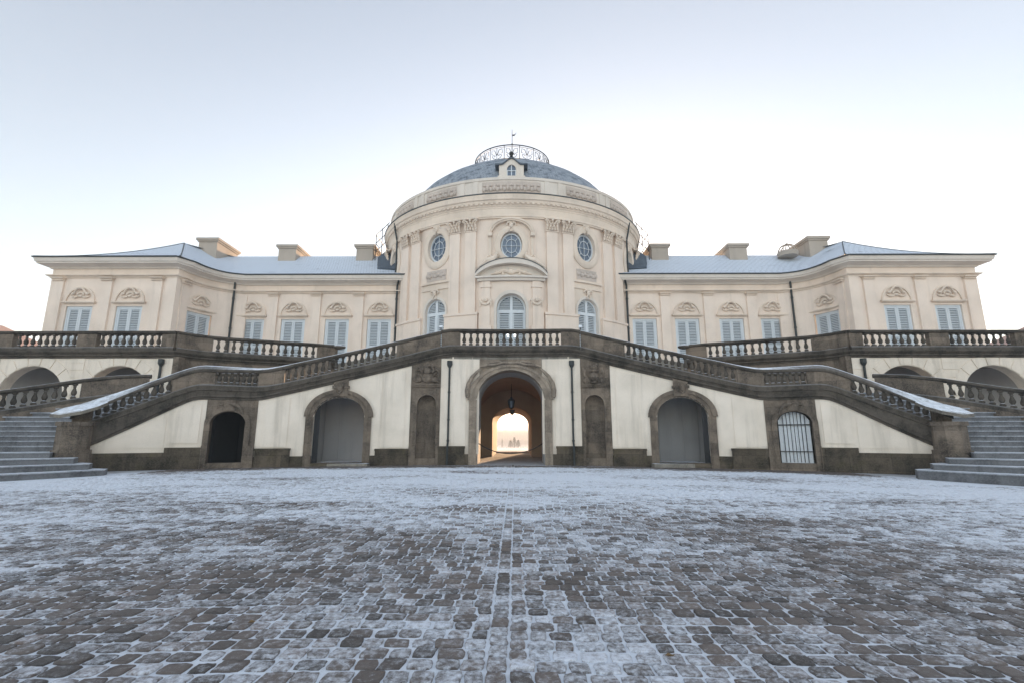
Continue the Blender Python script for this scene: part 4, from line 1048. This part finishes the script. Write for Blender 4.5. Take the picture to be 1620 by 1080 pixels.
# -- staircases
LEFT, RIGHT = 'left', 'right'
for mir in (False, True):
    sd_ = RIGHT if mir else LEFT
    st = thing('outdoor_staircase', ('curved stone staircase on the left with a dark open doorway under its landing' if not mir else 'curved stone staircase on the right with a barred white doorway under its landing'), 'staircase', ((12 if mir else -12), 19, 0), 'twin staircases')
    # front wall with the big arch
    B0, B1 = D_(-10.18), D_(-4.382); ac = D_(-7.23); ah = D_(-6.25) - ac
    q = MB(); S = span(B0, B1, [(ac, ah)], .5, 22); q.slab(F27, S, low_list(S, [(ac, ah, 2.02, 2.86)], .42), wall_top, 0, -.55)
    for x0, x1, zb in ((-9.95, -9.1, .78), (-5.55, -4.6, .74)):
        q.slab(F27, lin(D_(x0), D_(x1), 4), zb, lambda s: wall_top(s) - .18, .03, -.02)
    q.build('plaster_wall', M['white_wall'], st, mir=mir)
    mb = MB(); arch_band(F27, ac, ah, ah * 1.30, 2.02, 2.86, 3.10, GB, .07, mb, -.3); arch_band(F27, ac, ah * 1.18, ah * 1.37, 2.02, 3.02, 3.16, None, .13, mb, -.02)
    kx = ac; mb.slab(F27, lin(kx - .62, kx + .62, 2), 2.88, lambda s: wall_top(s) + .05, .16, -.02); mb.slab(F27, lin(kx - .75, kx + .75, 2), 3.22, 3.32, .20, -.02)
    mb.build('arch_surround', M['stone'], st, mir=mir)
    x, y, nx, ny = F27(kx); mb = MB(); mb.ball((x, y - .22, 3.24), .13, 7, 6, sc=(1, .6, 1.2)); mb.ball((x - .12, y - .2, 3.32), .07, 6, 5); mb.ball((x + .12, y - .2, 3.32), .07, 6, 5); mb.tube([(x - .1, y - .2, 3.12), (x, y - .22, 3.0), (x + .1, y - .2, 3.12)], .045, 5)
    mb.build('keystone_mask', M['stone'], st, True, mir=mir)
    q = MB()
    for a, b in ((D_(-10.18), ac - ah * 1.30), (ac + ah * 1.30, D_(-4.382))): q.slab(F27, lin(a, b, 4), GB, .42, .08, -.5)
    q.slab(F27, lin(D_(-5.75), D_(-4.40), 3), GB, .70, .15, -.1); q.slab(F27, lin(D_(-10.15), D_(-8.95), 3), GB, .74, .15, -.1)
    q.slab(F27, lin(D_(-5.77), D_(-4.39), 3), .62, .70, .18, -.1); q.slab(F27, lin(D_(-10.16), D_(-8.93), 3), .66, .74, .18, -.1)
    q.slab(F27, lin(ac - ah, ac + ah, 3), GB, .13, .12, -.5)
    q.build('base_blocks', M['plinth'], st, mir=mir)
    # stone bay with the small doorway
    d0, d1 = D_(-11.80), D_(-10.182); dc = D_(-11.10); dh = D_(-10.55) - dc
    q = MB(); S = span(d0, d1, [(dc, dh)], .3, 18); q.slab(F27, S, low_list(S, [(dc, dh, 1.72, 2.18)], GB), wall_top, .03, -.55)
    q.build('doorway_bay', M['stone'], st, mir=mir)
    mb = MB(); arch_band(F27, dc, dh, dh * 1.32, 1.72, 2.18, 2.34, GB, .10, mb, -.02); mb.slab(F27, lin(dc - dh * .32, dc + dh * .32, 2), 2.2, lambda s: wall_top(s) - .02, .15, -.02)
    mb.slab(F27, lin(dc - dh, dc + dh, 2), GB, .20, .08, -.5)
    mb.slab(F27, lin(d0, dc - dh * 1.33, 2), GB, .86, .16, -.1); mb.slab(F27, lin(dc + dh * 1.33, d1, 2), GB, .86, .16, -.1)
    x, y, nx, ny = F27(dc)
    for k in (-1, 1): mb.tube([(x + k * .1, y - .12, 2.46), (x + k * .35, y - .12, 2.42), (x + k * .55, y - .12, 2.25), (x + k * .62, y - .12, 2.05)], [.06, .07, .06, .03], 6)
    mb.build('doorway_surround', M['stone'], st, mir=mir)
    # triangular plaster panel of the lowest flight
    q = MB(); S = lin(D_(-14.7), D_(-11.802), 20); q.slab(F27, S, .62, lambda s: max(.63, wall_top(s)), 0, -.5)
    q.slab(F27, lin(D_(-12.75), D_(-11.95), 3), .95, lambda s: wall_top(s) - .22, .03, -.02)
    q.slab(F27, lin(D_(-14.2), D_(-12.9), 6), .78, lambda s: max(.8, wall_top(s) - .24), .02, -.02)
    q.build('plaster_panel', M['white_wall'], st, mir=mir)
    q = MB(); q.slab(F27, lin(D_(-15.0), D_(-11.802), 10), GB, .62, .10, -.5); q.slab(F27, lin(D_(-12.85), D_(-11.802), 3), GB, .80, .15, -.1)
    q.build('base_wall', M['plinth'], st, mir=mir)
    # moulded string under the balustrade
    S = lin(D_(-15.25), D_(-4.38), 64)
    def str_path(): return path(F27, S, Hs)
    def strp(s):
        d = wall_top(s) - Hs(s)                                # distance from rail top down to the plaster
        return [(-.3, d - .02), (.05, d - .02), (.08, d + .06), (.15, d + .10), (.15, d + .16), (.2, -1.02), (.25, -.99), (.25, -.95), (-.3, -.95)]
    q = MB(); v = []; k = 9
    for s in S:
        x, y, nx, ny = F27(s)
        v += [(x + nx * o, y + ny * o, Hs(s) + dz) for o, dz in strp(s)]
    f = []
    for i in range(len(S) - 1):
        for j in range(k): f.append((i * k + j, i * k + (j + 1) % k, (i + 1) * k + (j + 1) % k, (i + 1) * k + j))
    f += [tuple(range(k))[::-1], tuple(range((len(S) - 1) * k, len(S) * k))]
    q.add(v, f); q.build('stair_string', M['string'], st, mir=mir)
    # end pier with its broad sloping cap
    mv = lambda P: [(a + .38, b + .22) for a, b in P]
    pts = [(-14.95, 17.0), (-14.72, 16.6), (-14.85, 16.22), (-15.3, 16.02), (-15.72, 16.2), (-15.8, 16.65), (-15.5, 17.0)]; pts = mv(pts)
    def shrink(P, f): cx_ = sum(a for a, b in P) / len(P); cy_ = sum(b for a, b in P) / len(P); return [(cx_ + (a - cx_) * f, cy_ + (b - cy_) * f) for a, b in P]
    q = MB(); q.prism(shrink(pts, 1.05), GB, .62); q.prism(shrink(pts, .97), .62, .76); q.prism(shrink(pts, .86), .76, 1.56); q.prism(shrink(pts, .95), 1.56, 1.70)
    q.build('end_pier', M['stone'], st, mir=mir)
    cp = [(-14.55, 17.0), (-14.5, 16.5), (-14.72, 16.05), (-15.3, 15.85), (-15.88, 16.05), (-15.98, 16.6), (-15.7, 17.05)]; cp = shrink(mv(cp), .9)
    zc_ = lambda x, y: 1.86 + max(0, y - 16.0) * .40 + max(0, x + 15.3) * .10
    n = len(cp); q = MB(); q.add([(x, y, zc_(x, y) - .14) for x, y in cp] + [(x, y, zc_(x, y) - .03) for x, y in cp] + [(x, y, zc_(x, y)) for x, y in shrink(cp, .9)] ,
          [tuple(range(n))[::-1]] + [(i, (i + 1) % n, n + (i + 1) % n, n + i) for i in range(n)] + [(n + i, n + (i + 1) % n, 2 * n + (i + 1) % n, 2 * n + i) for i in range(n)] + [tuple(range(2 * n, 3 * n))])
    q.build('pier_cap', M['cap'], st, True, mir=mir, ang=30)
    # upper flight and landing
    q = MB(); S = lin(D_(-12.5), D_(-4.3), 40); q.slab(F27, S, lambda s: Hs(s) - 1.3, lambda s: Hs(s) - 1.0, -.2, -3.25); q.build('upper_flight', M['step'], st, mir=mir)
    R30 = court(30.0)
    # lower flight: winding steps fanning out between the outer rail and the back rail, then broad bottom steps
    nS = 13
    def fpt(t): x = -15.6 + (15.6 - 12.2) * t; y = -5.4 + math.sqrt(27.3 ** 2 - x * x); return (x, y)
    def bpt(t): x = -22.4 + (22.4 - 15.6) * t; y = -5.4 + math.sqrt(30.1 ** 2 - x * x); return (x, y)
    for k in range(nS):
        t = k / (nS - 1); t2 = min(1.15, (k + 2.4) / (nS - 1)); z1 = .88 + (2.96 - .88) * t; a, b, c, d = fpt(t), bpt(t), bpt(t2), fpt(t2)
        m = MB(); m.prism([a, b, c, d], z1 - .23, z1); so = m.build('step', M['step'], st, mir=mir)
        ux, uy = b[0] - a[0], b[1] - a[1]; ul = math.hypot(ux, uy); ux, uy = ux / ul, uy / ul; ox, oy = uy, -ux
        if oy > 0: ox, oy = -ox, -oy
        nz = MB(); nz.prism([(a[0] + ox * .05, a[1] + oy * .05), (b[0] + ox * .05, b[1] + oy * .05), (b[0] - ox * .3, b[1] - oy * .3), (a[0] - ox * .3, a[1] - oy * .3)], z1 - .03, z1 + .012); nz.build('nosing', M['nosing'], so, mir=mir)
    inner = [(-12.75, 15.65), (-13.35, 15.75), (-13.95, 15.85), (-14.85, 15.95)]
    dirs = [(-.40, -.917), (-.52, -.854), (-.70, -.714), (-.90, -.436)]
    for k in range(4):
        z1 = .175 * (k + 1); ix, iy = inner[k]; dx, dy = dirs[k]; pts = [(ix, iy)]
        for r_ in range(1, 9): bnd = r_ * .045; ang = math.atan2(dy, dx) - bnd * 1.1; pts.append((pts[-1][0] + math.cos(ang) * 1.1, pts[-1][1] + math.sin(ang) * 1.1))
        pts += [(-25, 14), (-25, 18.2), (-16.2, 17.0), (-15.0, 16.95), (ix - .35, iy + .55)]
        m = MB(); m.prism(pts, (z1 - .21 if k else GB), z1); so = m.build('step', M['step'], st, mir=mir)
        nz = MB(); edge = [(px_, py_, z1 + .004, math.sin(math.atan2(dy, dx) - i_ * .05), -math.cos(math.atan2(dy, dx) - i_ * .05)) for i_, (px_, py_) in enumerate(pts[:9])]
        sg_ = 1 if edge[0][3] * .7 + edge[0][4] * -.7 > 0 else -1
        nz.sweep([(e0, e1, e2, e3 * sg_, e4 * sg_) for e0, e1, e2, e3, e4 in edge], [(-.2, .0), (-.2, -.03), (.035, -.03), (.04, -.02), (.03, .006)]); nz.build('nosing', M['nosing'], so, mir=mir)
    # retaining wall and string of the back rail
    q = MB(); Sb = lin(ax(-24, 30), ax(-15.2, 30), 24)
    HB = lambda s: float(np.interp(30 * math.sin(R(s)), [-24, -22.4, -18.9, -17.2, -16.3, -15.4, -14], [1.60, 1.85, 2.90, 3.46, 3.68, 3.80, 3.8]))
    q.slab(R30, Sb, GB, lambda s: HB(s) - .94, .12, -.35); q.build('back_wall', M['stone'], st, mir=mir)
    # rooms behind the openings
    q = MB()
    def room(x0, x1, y0, y1, z1, t=.12):
        q.box(x0, x1, y1, y1 + t, GB, z1 + t); q.box(x0 - t, x0, y0, y1, GB, z1 + t); q.box(x1, x1 + t, y0, y1, GB, z1 + t); q.box(x0, x1, y0, y1, z1, z1 + t)
    room(-8.75, -5.75, 21.4, 23.0, 3.05)
    for i_, (a_, b_, d_) in enumerate(((-8.7, -8.05, .10), (-8.05, -7.5, .03), (-7.5, -6.9, .12), (-6.9, -6.35, .05), (-6.35, -5.8, .14))): q.box(a_, b_, 23.0 - d_ * .4, 23.01, .1, 3.02)
    q.build('vault_room', M['white_room'], st, mir=mir)
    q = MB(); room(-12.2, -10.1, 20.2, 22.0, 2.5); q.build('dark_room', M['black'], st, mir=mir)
    q = MB(); q.box(-8.4, -5.9, 20.4, 23, GB, .11); q.build('room_floor', M['floor'], st, mir=mir)
    q = MB(); q.slab(F27, [ac - ah * 1.0, ac - ah * .80], .12, 2.75, -.45, -.62); q.build('dark_passage_strip', M['black'], st, mir=mir)  # black slab standing in for the dark passage beyond the arch
    balustrade('balustrade', f'inner balustrade at the back of the lowest {sd_} stair flight, below the terrace arches', R30, lin(ax(-23.5, 30), ax(-15.3, 30), 30), HB,
               [(ax(-17.15, 30), ax(-15.35, 30), 0), (ax(-20.2, 30), ax(-17.2, 30), 14), (ax(-20.8, 30), ax(-20.25, 30), 0), (ax(-23.5, 30), ax(-20.85, 30), 12)], (-19, 18, 2), mir)
    # rail along the back of the upper flight
    HU = lambda s: float(np.interp(30 * math.sin(R(s)), [-14.5, -11.9, -10.9, -9.9, -8.6], [3.97, 4.06, 4.3, 4.72, 5.15]))
    balustrade('balustrade', f'inner handrail wall behind the upper {sd_} stair flight, running up to the terrace', R30, lin(ax(-14.3, 30), ax(-8.9, 30), 24), HU, [(ax(-14.2, 30), ax(-8.9, 30), 0)], (-11.5, 22.3, 3.2), mir)

    # -- terrace in front of wing and pavilion
    TF = hline(21.9); TC = polyc([(-15.5, 21.9), (-15.1, 22.55), (-14.3, 23.2), (-12.0, 24.25), (-10.3, 24.95), (-9.35, 25.55)]); TL = TC.L
    wt = thing('terrace_wall', f'{sd_} arcaded terrace wall below the end pavilion, cream with dark arches', 'terrace wall', ((20 if mir else -20), 22, 0))
    ops = [(-21.9, 1.55), (-17.95, 1.55)]
    S = span(-29.0, -15.3, [(-25.85, 1.55)] + ops, 1.0, 24); q = MB(); q.slab(TF, S, low_list(S, [(c, h, 2.85, 4.38) for c, h in [(-25.85, 1.55)] + ops], GB), 4.80, 0, -.5)
    q.build('arcade_wall', M['white_wall'], wt, mir=mir)
    jl = MB()
    for z in (3.3, 3.65, 4.0, 4.35, 4.65):                     # shallow courses of the rusticated plaster
        for a, b in ((-20.25, -19.6), (-16.3, -15.35), (-24.2, -23.55)): jl.slab(TF, [a, b], z - .15, z + .14, .025, -.02)
    for c in (-21.9, -17.95):
        for k in range(-4, 5):
            a = R(90 - k * 19); r0, r1 = 1.57, 2.05
            P = [(c + r0 * math.cos(a - R(8.5)), 2.85 + r0 * math.sin(a - R(8.5))), (c + r0 * math.cos(a + R(8.5)), 2.85 + r0 * math.sin(a + R(8.5))), (c + r1 * math.cos(a + R(8.5)), min(4.78, 2.85 + r1 * math.sin(a + R(8.5)))), (c + r1 * math.cos(a - R(8.5)), min(4.78, 2.85 + r1 * math.sin(a - R(8.5))))]
            jl.add([(x, 21.87, z) for x, z in P] + [(x, 21.92, z) for x, z in P], [(0, 1, 2, 3), (7, 6, 5, 4), (0, 4, 5, 1), (1, 5, 6, 2), (2, 6, 7, 3), (3, 7, 4, 0)])
    jl.build('arch_voussoirs', M['white_wall'], wt, mir=mir)
    q = MB(); q.box(-29, -15.5, 24.6, 24.7, GB, 4.6); q.build('arcade_back_wall', M['white_room'], wt, mir=mir)
    q = MB(); q.prism([(-29, 22.1), (-15.6, 22.1), (-15.2, 22.5)] + [TC(s)[:2] for s in lin(.5, TL, 12)] + [(-9.2, 28.2), (-15.5, 28.2), (-18, 27), (-18.2, 25.2), (-29, 25.2)], 4.60, 4.98); q.build('terrace_floor', M['floor'], wt, mir=mir)
    H6 = lambda s: 6.0
    S = lin(0.0, TL, 40)
    q = MB(); q.slab(TC, S, GB, 4.8, .02, -.5); q.box(-15.5, -15.24, 21.84, 22.3, GB, 4.8); q.build('retaining_wall', M['stone'], wt, mir=mir)
    q = MB(); q.slab(TC, S, 3.05, 3.2, .1, -.02); q.slab(TC, S, 4.05, 4.2, .1, -.02); q.slab(TC, S, 4.2, 4.30, .16, -.02); q.build('wall_moulding', M['stone'], wt, mir=mir)
    trk = [(-29, 21.9, 6.0, 0, -1), (-15.62, 21.9, 6.0, 0, -1), (-15.5, 21.9, 6.0, .45, -.9)] + path(TC, lin(.2, TL, 30), 6.0)
    q = MB(); q.sweep(trk, prof_c); q.build('terrace_cornice', M['string'], wt, mir=mir)
    off = lambda s: TF(s)
    balustrade('balustrade', f'straight stone balustrade in front of the {sd_} end pavilion', TF, [-29, -22, -15.55], H6,
               [(-25.4, -23.1, 0), (-23.05, -20.15, 9), (-20.1, -19.2, 0), (-19.15, -16.2, 9), (-16.15, -15.55, 0), (-28.5, -25.45, 9)], (-20, 21.9, 5), mir)
    balustrade('balustrade', f'curved stone balustrade in front of the {sd_} wing windows', TC, lin(.02, TL, 40), H6,
               [(.02, 1.55, 0), (1.6, TL - 1.05, 14), (TL - 1.02, TL, 0)], (-12, 24, 5), mir)
    q = MB(); q.tube([(-16.0, 21.8, 4.62), (-16.0, 21.8, 2.0)], .055, 8); q.lathe([(.06, 4.35), (.13, 4.48), (.13, 4.68), (.02, 4.69)], 8, (-16.0, 21.8, 0)); q.build('rain_pipe', M['pipe'], wt, mir=mir)
    cpv = MB(); x, y, nx, ny = TC(TL); cpv.ball((x + .12, y - .05, 5.9), .28, 10, 7, sc=(1.2, 1, .45)); cpv.build('end_scroll', M['rail'], wt, True, mir=mir)

# -- barred doorway in the right staircase
x, y, nx, ny = F27(DEG(-11.10)); x = -x; nx = -nx
gate = thing('iron_gate', 'black iron bars in front of white boards in the small right-hand doorway', 'gate', (x, y, .2))
rzg = facing(nx, ny)
mb = MB()
for k in range(-4, 5):
    if abs(k) < 4: mb.tube([(k * .125, 0, .02), (k * .125, 0, 1.52 + .44 * math.sqrt(max(0, 1 - (k * .125 / .56) ** 2)))], .013, 6)
o = bpy.data.objects.new('bars', mb.mesh('bars', M['iron'])); col.objects.link(o); o.parent = gate; o.location = (-nx * .2, -ny * .2, 0); o.rotation_euler = (0, 0, rzg)
mb = MB(); mb.box(-.55, .55, -.02, .02, .42, .45).box(-.55, .55, -.02, .02, 1.44, 1.48)
o = bpy.data.objects.new('crossbars', mb.mesh('crossbars', M['iron'])); col.objects.link(o); o.parent = gate; o.location = (-nx * .2, -ny * .2, 0); o.rotation_euler = (0, 0, rzg)
mb = MB(); loc = lambda s: (s, 0, 0, -1)
for k in range(-3, 4):
    a, b = k * .16 - .077, k * .16 + .077; a, b = max(a, -.54), min(b, .54)
    mb.slab(loc, [a, b], 0.0, lambda s: 1.51 + .45 * math.sqrt(max(0, 1 - (s / .56) ** 2)), 0, -.04)
o = bpy.data.objects.new('boards', mb.mesh('boards', M['whitebar'])); col.objects.link(o); o.parent = gate; o.location = (-nx * .26, -ny * .26, 0); o.rotation_euler = (0, 0, rzg)

# -- lanterns in the passage, chain across its mouth, small floodlights on the rail
def lantern(yy, ztop, zb, label):
    t = thing('hanging_lantern', label, 'lantern', (0, yy, zb), 'lanterns in the passage')
    MB().tube([(0, yy, zb + .62), (0, yy, ztop)], .018, 6).build('chain', M['iron'], t)
    b = MB(); b.lathe([(.02, .0), (.05, .02), (.12, .06), (.12, .08), (.05, .08)], 6, (0, yy, zb)); b.lathe([(.19, .42), (.2, .45), (.13, .52), (.06, .56), (.05, .62), (.01, .64)], 6, (0, yy, zb))
    for k in range(6): a = math.pi / 3 * k; b.tube([(.12 * math.cos(a), yy + .12 * math.sin(a), zb + .07), (.18 * math.cos(a), yy + .18 * math.sin(a), zb + .43)], .014, 4)
    b.build('lantern_frame', M['iron'], t)
    g_ = MB(); g_.lathe([(.10, .08), (.165, .42)], 6, (0, yy, zb)); g_.build('lantern_glass', M['glass'], t)
lantern(25.6, 3.95, 2.62, 'larger black lantern hanging near the mouth of the passage')
lantern(33.0, 3.95, 2.62, 'smaller looking black lantern hanging deeper in the passage')
mb = MB(); P = []
for k in range(41):
    u = -1 + k / 20; P.append((u * 1.5, 21.85, .47 + .50 * (math.cosh(u * 1.4) - 1) / (math.cosh(1.4) - 1)))
mb.tube(P, .022, 6); mb.ball((-1.5, 21.85, .97), .05, 6, 5); mb.ball((1.5, 21.85, .97), .05, 6, 5)
o = mb.build('barrier_chain', M['iron'], None, True); tag(o, 'iron chain sagging across the mouth of the gateway', 'chain')
for k in (-1, 1):
    t = thing('floodlight', f'small pale floodlight on the balustrade, {"right" if k > 0 else "left"} of the gateway', 'floodlight', (k * 3.15, 21.35, 5.93), 'floodlights on the balustrade')
    MB().tube([(k * 3.15, 21.35, 5.9), (k * 3.15, 21.35, 6.02)], .02, 6).build('stem', M['iron'], t)
    MB().box(k * 3.15 - .07, k * 3.15 + .07, 21.3, 21.4, 6.02, 6.13).build('lamp_head', M['whitebar'], t)

# -- neighbouring houses with red roofs at both edges
for mir in (False, True):
    k = -1 if mir else 1
    h = thing('house', f'house with a red roof just showing at the {"right" if mir else "left"} edge', 'house', (-k * 47, 36, 0), None)
    b = MB(); b.box(-58, -41.3, 33, 50, -.2, 6.72); b.build('wall', M['cream'], h, mir=mir)
    r_ = MB(); r_.add([(-58.6, 32.4, 6.7), (-40.6, 32.4, 6.7), (-40.6, 50.6, 6.7), (-58.6, 50.6, 6.7), (-50, 38, 11.6), (-49, 45, 11.6)], [(0, 1, 4), (1, 2, 5, 4), (2, 3, 5), (3, 0, 4, 5), (3, 2, 1, 0)])
    r_.build('roof', M['redroof'], h, mir=mir)

# -- trees far down the slope, seen through the passage
def conifer(x, y, z0, h, w, label, seed):
    rng = random.Random(seed)
    t = thing('conifer', label, 'tree', (x, y, z0), 'far trees seen through the passage')
    MB().tube([(x, y, z0), (x, y, z0 + h * .9)], [w * .07, w * .01], 6).build('trunk', M['bark'], t)
    c = MB()
    for i in range(900):
        u = rng.random() ** .8; z = z0 + h * (.06 + .94 * u); rr = w * .5 * (1 - u) ** .75 * (.35 + .65 * rng.random()) + .05; a = rng.uniform(0, 6.283); s = w * rng.uniform(.04, .10)
        p = Vector((x + rr * math.cos(a), y + rr * math.sin(a), z)); d = Vector((math.cos(a), math.sin(a), rng.uniform(-.6, .2))) * s * 1.6; e = Vector((-math.sin(a), math.cos(a), rng.uniform(-.4, .4))) * s
        c.add([tuple(p - e * .5), tuple(p + e * .5), tuple(p + d)], [(0, 1, 2)])
    c.build('crown', M['leaf'], t)
conifer(-.3, 300, -5.4, 6.4, 3.6, 'tall pointed conifer in the middle of the hazy view through the passage', 1)
conifer(-2.6, 302, -5.4, 4.6, 3.6, 'bushy conifer on the left flank of the tallest one in the passage view', 2)
conifer(2.0, 298, -5.3, 4.6, 3.4, 'bushy conifer on the right flank of the tallest one in the passage view', 3)
conifer(-7.6, 296, -5.3, 5.0, 1.6, 'slim separate conifer at the left of the passage view', 4)

# a few fallen leaves on the stones
rl_ = random.Random(5); leaf_m = plain('dry_leaf', (0.17, 0.11, 0.05), 0.8); LV = MB()
LV.add([(0, -.045, .004), (.022, -.01, .012), (.016, .03, .006), (0, .05, .016), (-.018, .03, .004), (-.024, -.01, .014), (0, 0, .0)], [(0, 1, 6), (1, 2, 6), (2, 3, 6), (3, 4, 6), (4, 5, 6), (5, 0, 6)])
LV.v = [(x * .6, y * .6, z) for x, y, z in LV.v]; LM = LV.mesh('fallen_leaf', leaf_m)
for x_, y_ in ((2.9, 4.4), (1.05, 2.95), (-1.5, 3.4), (-3.4, 5.2), (4.6, 6.3), (0.9, 6.6), (-.6, 4.9), (5.6, 5.1)):
    o = inst('fallen_leaf', LM, None, (x_, y_, gz(x_) + .022), rl_.uniform(0, 6.28)); tag(o, 'small dry brown leaf lying on the frosted cobbles', 'leaf', 'fallen leaves on the cobbles')

# ------------------------------------------------------------------ morning haze
hz = MB(); hz.box(-1600, 1600, -250, 3100, -22, 27)
hm = bpy.data.materials.new('haze'); hm.use_nodes = True; ht = hm.node_tree; ht.nodes.clear()
hp = ht.nodes.new('ShaderNodeVolumePrincipled'); hp.inputs['Density'].default_value = HAZE; hp.inputs['Color'].default_value = (.78, .78, .78, 1); hp.inputs['Anisotropy'].default_value = 0.0
ho = ht.nodes.new('ShaderNodeOutputMaterial'); ht.links.new(hp.outputs[0], ho.inputs['Volume'])
hb = hz.build('haze', hm); hb['kind'] = 'stuff'
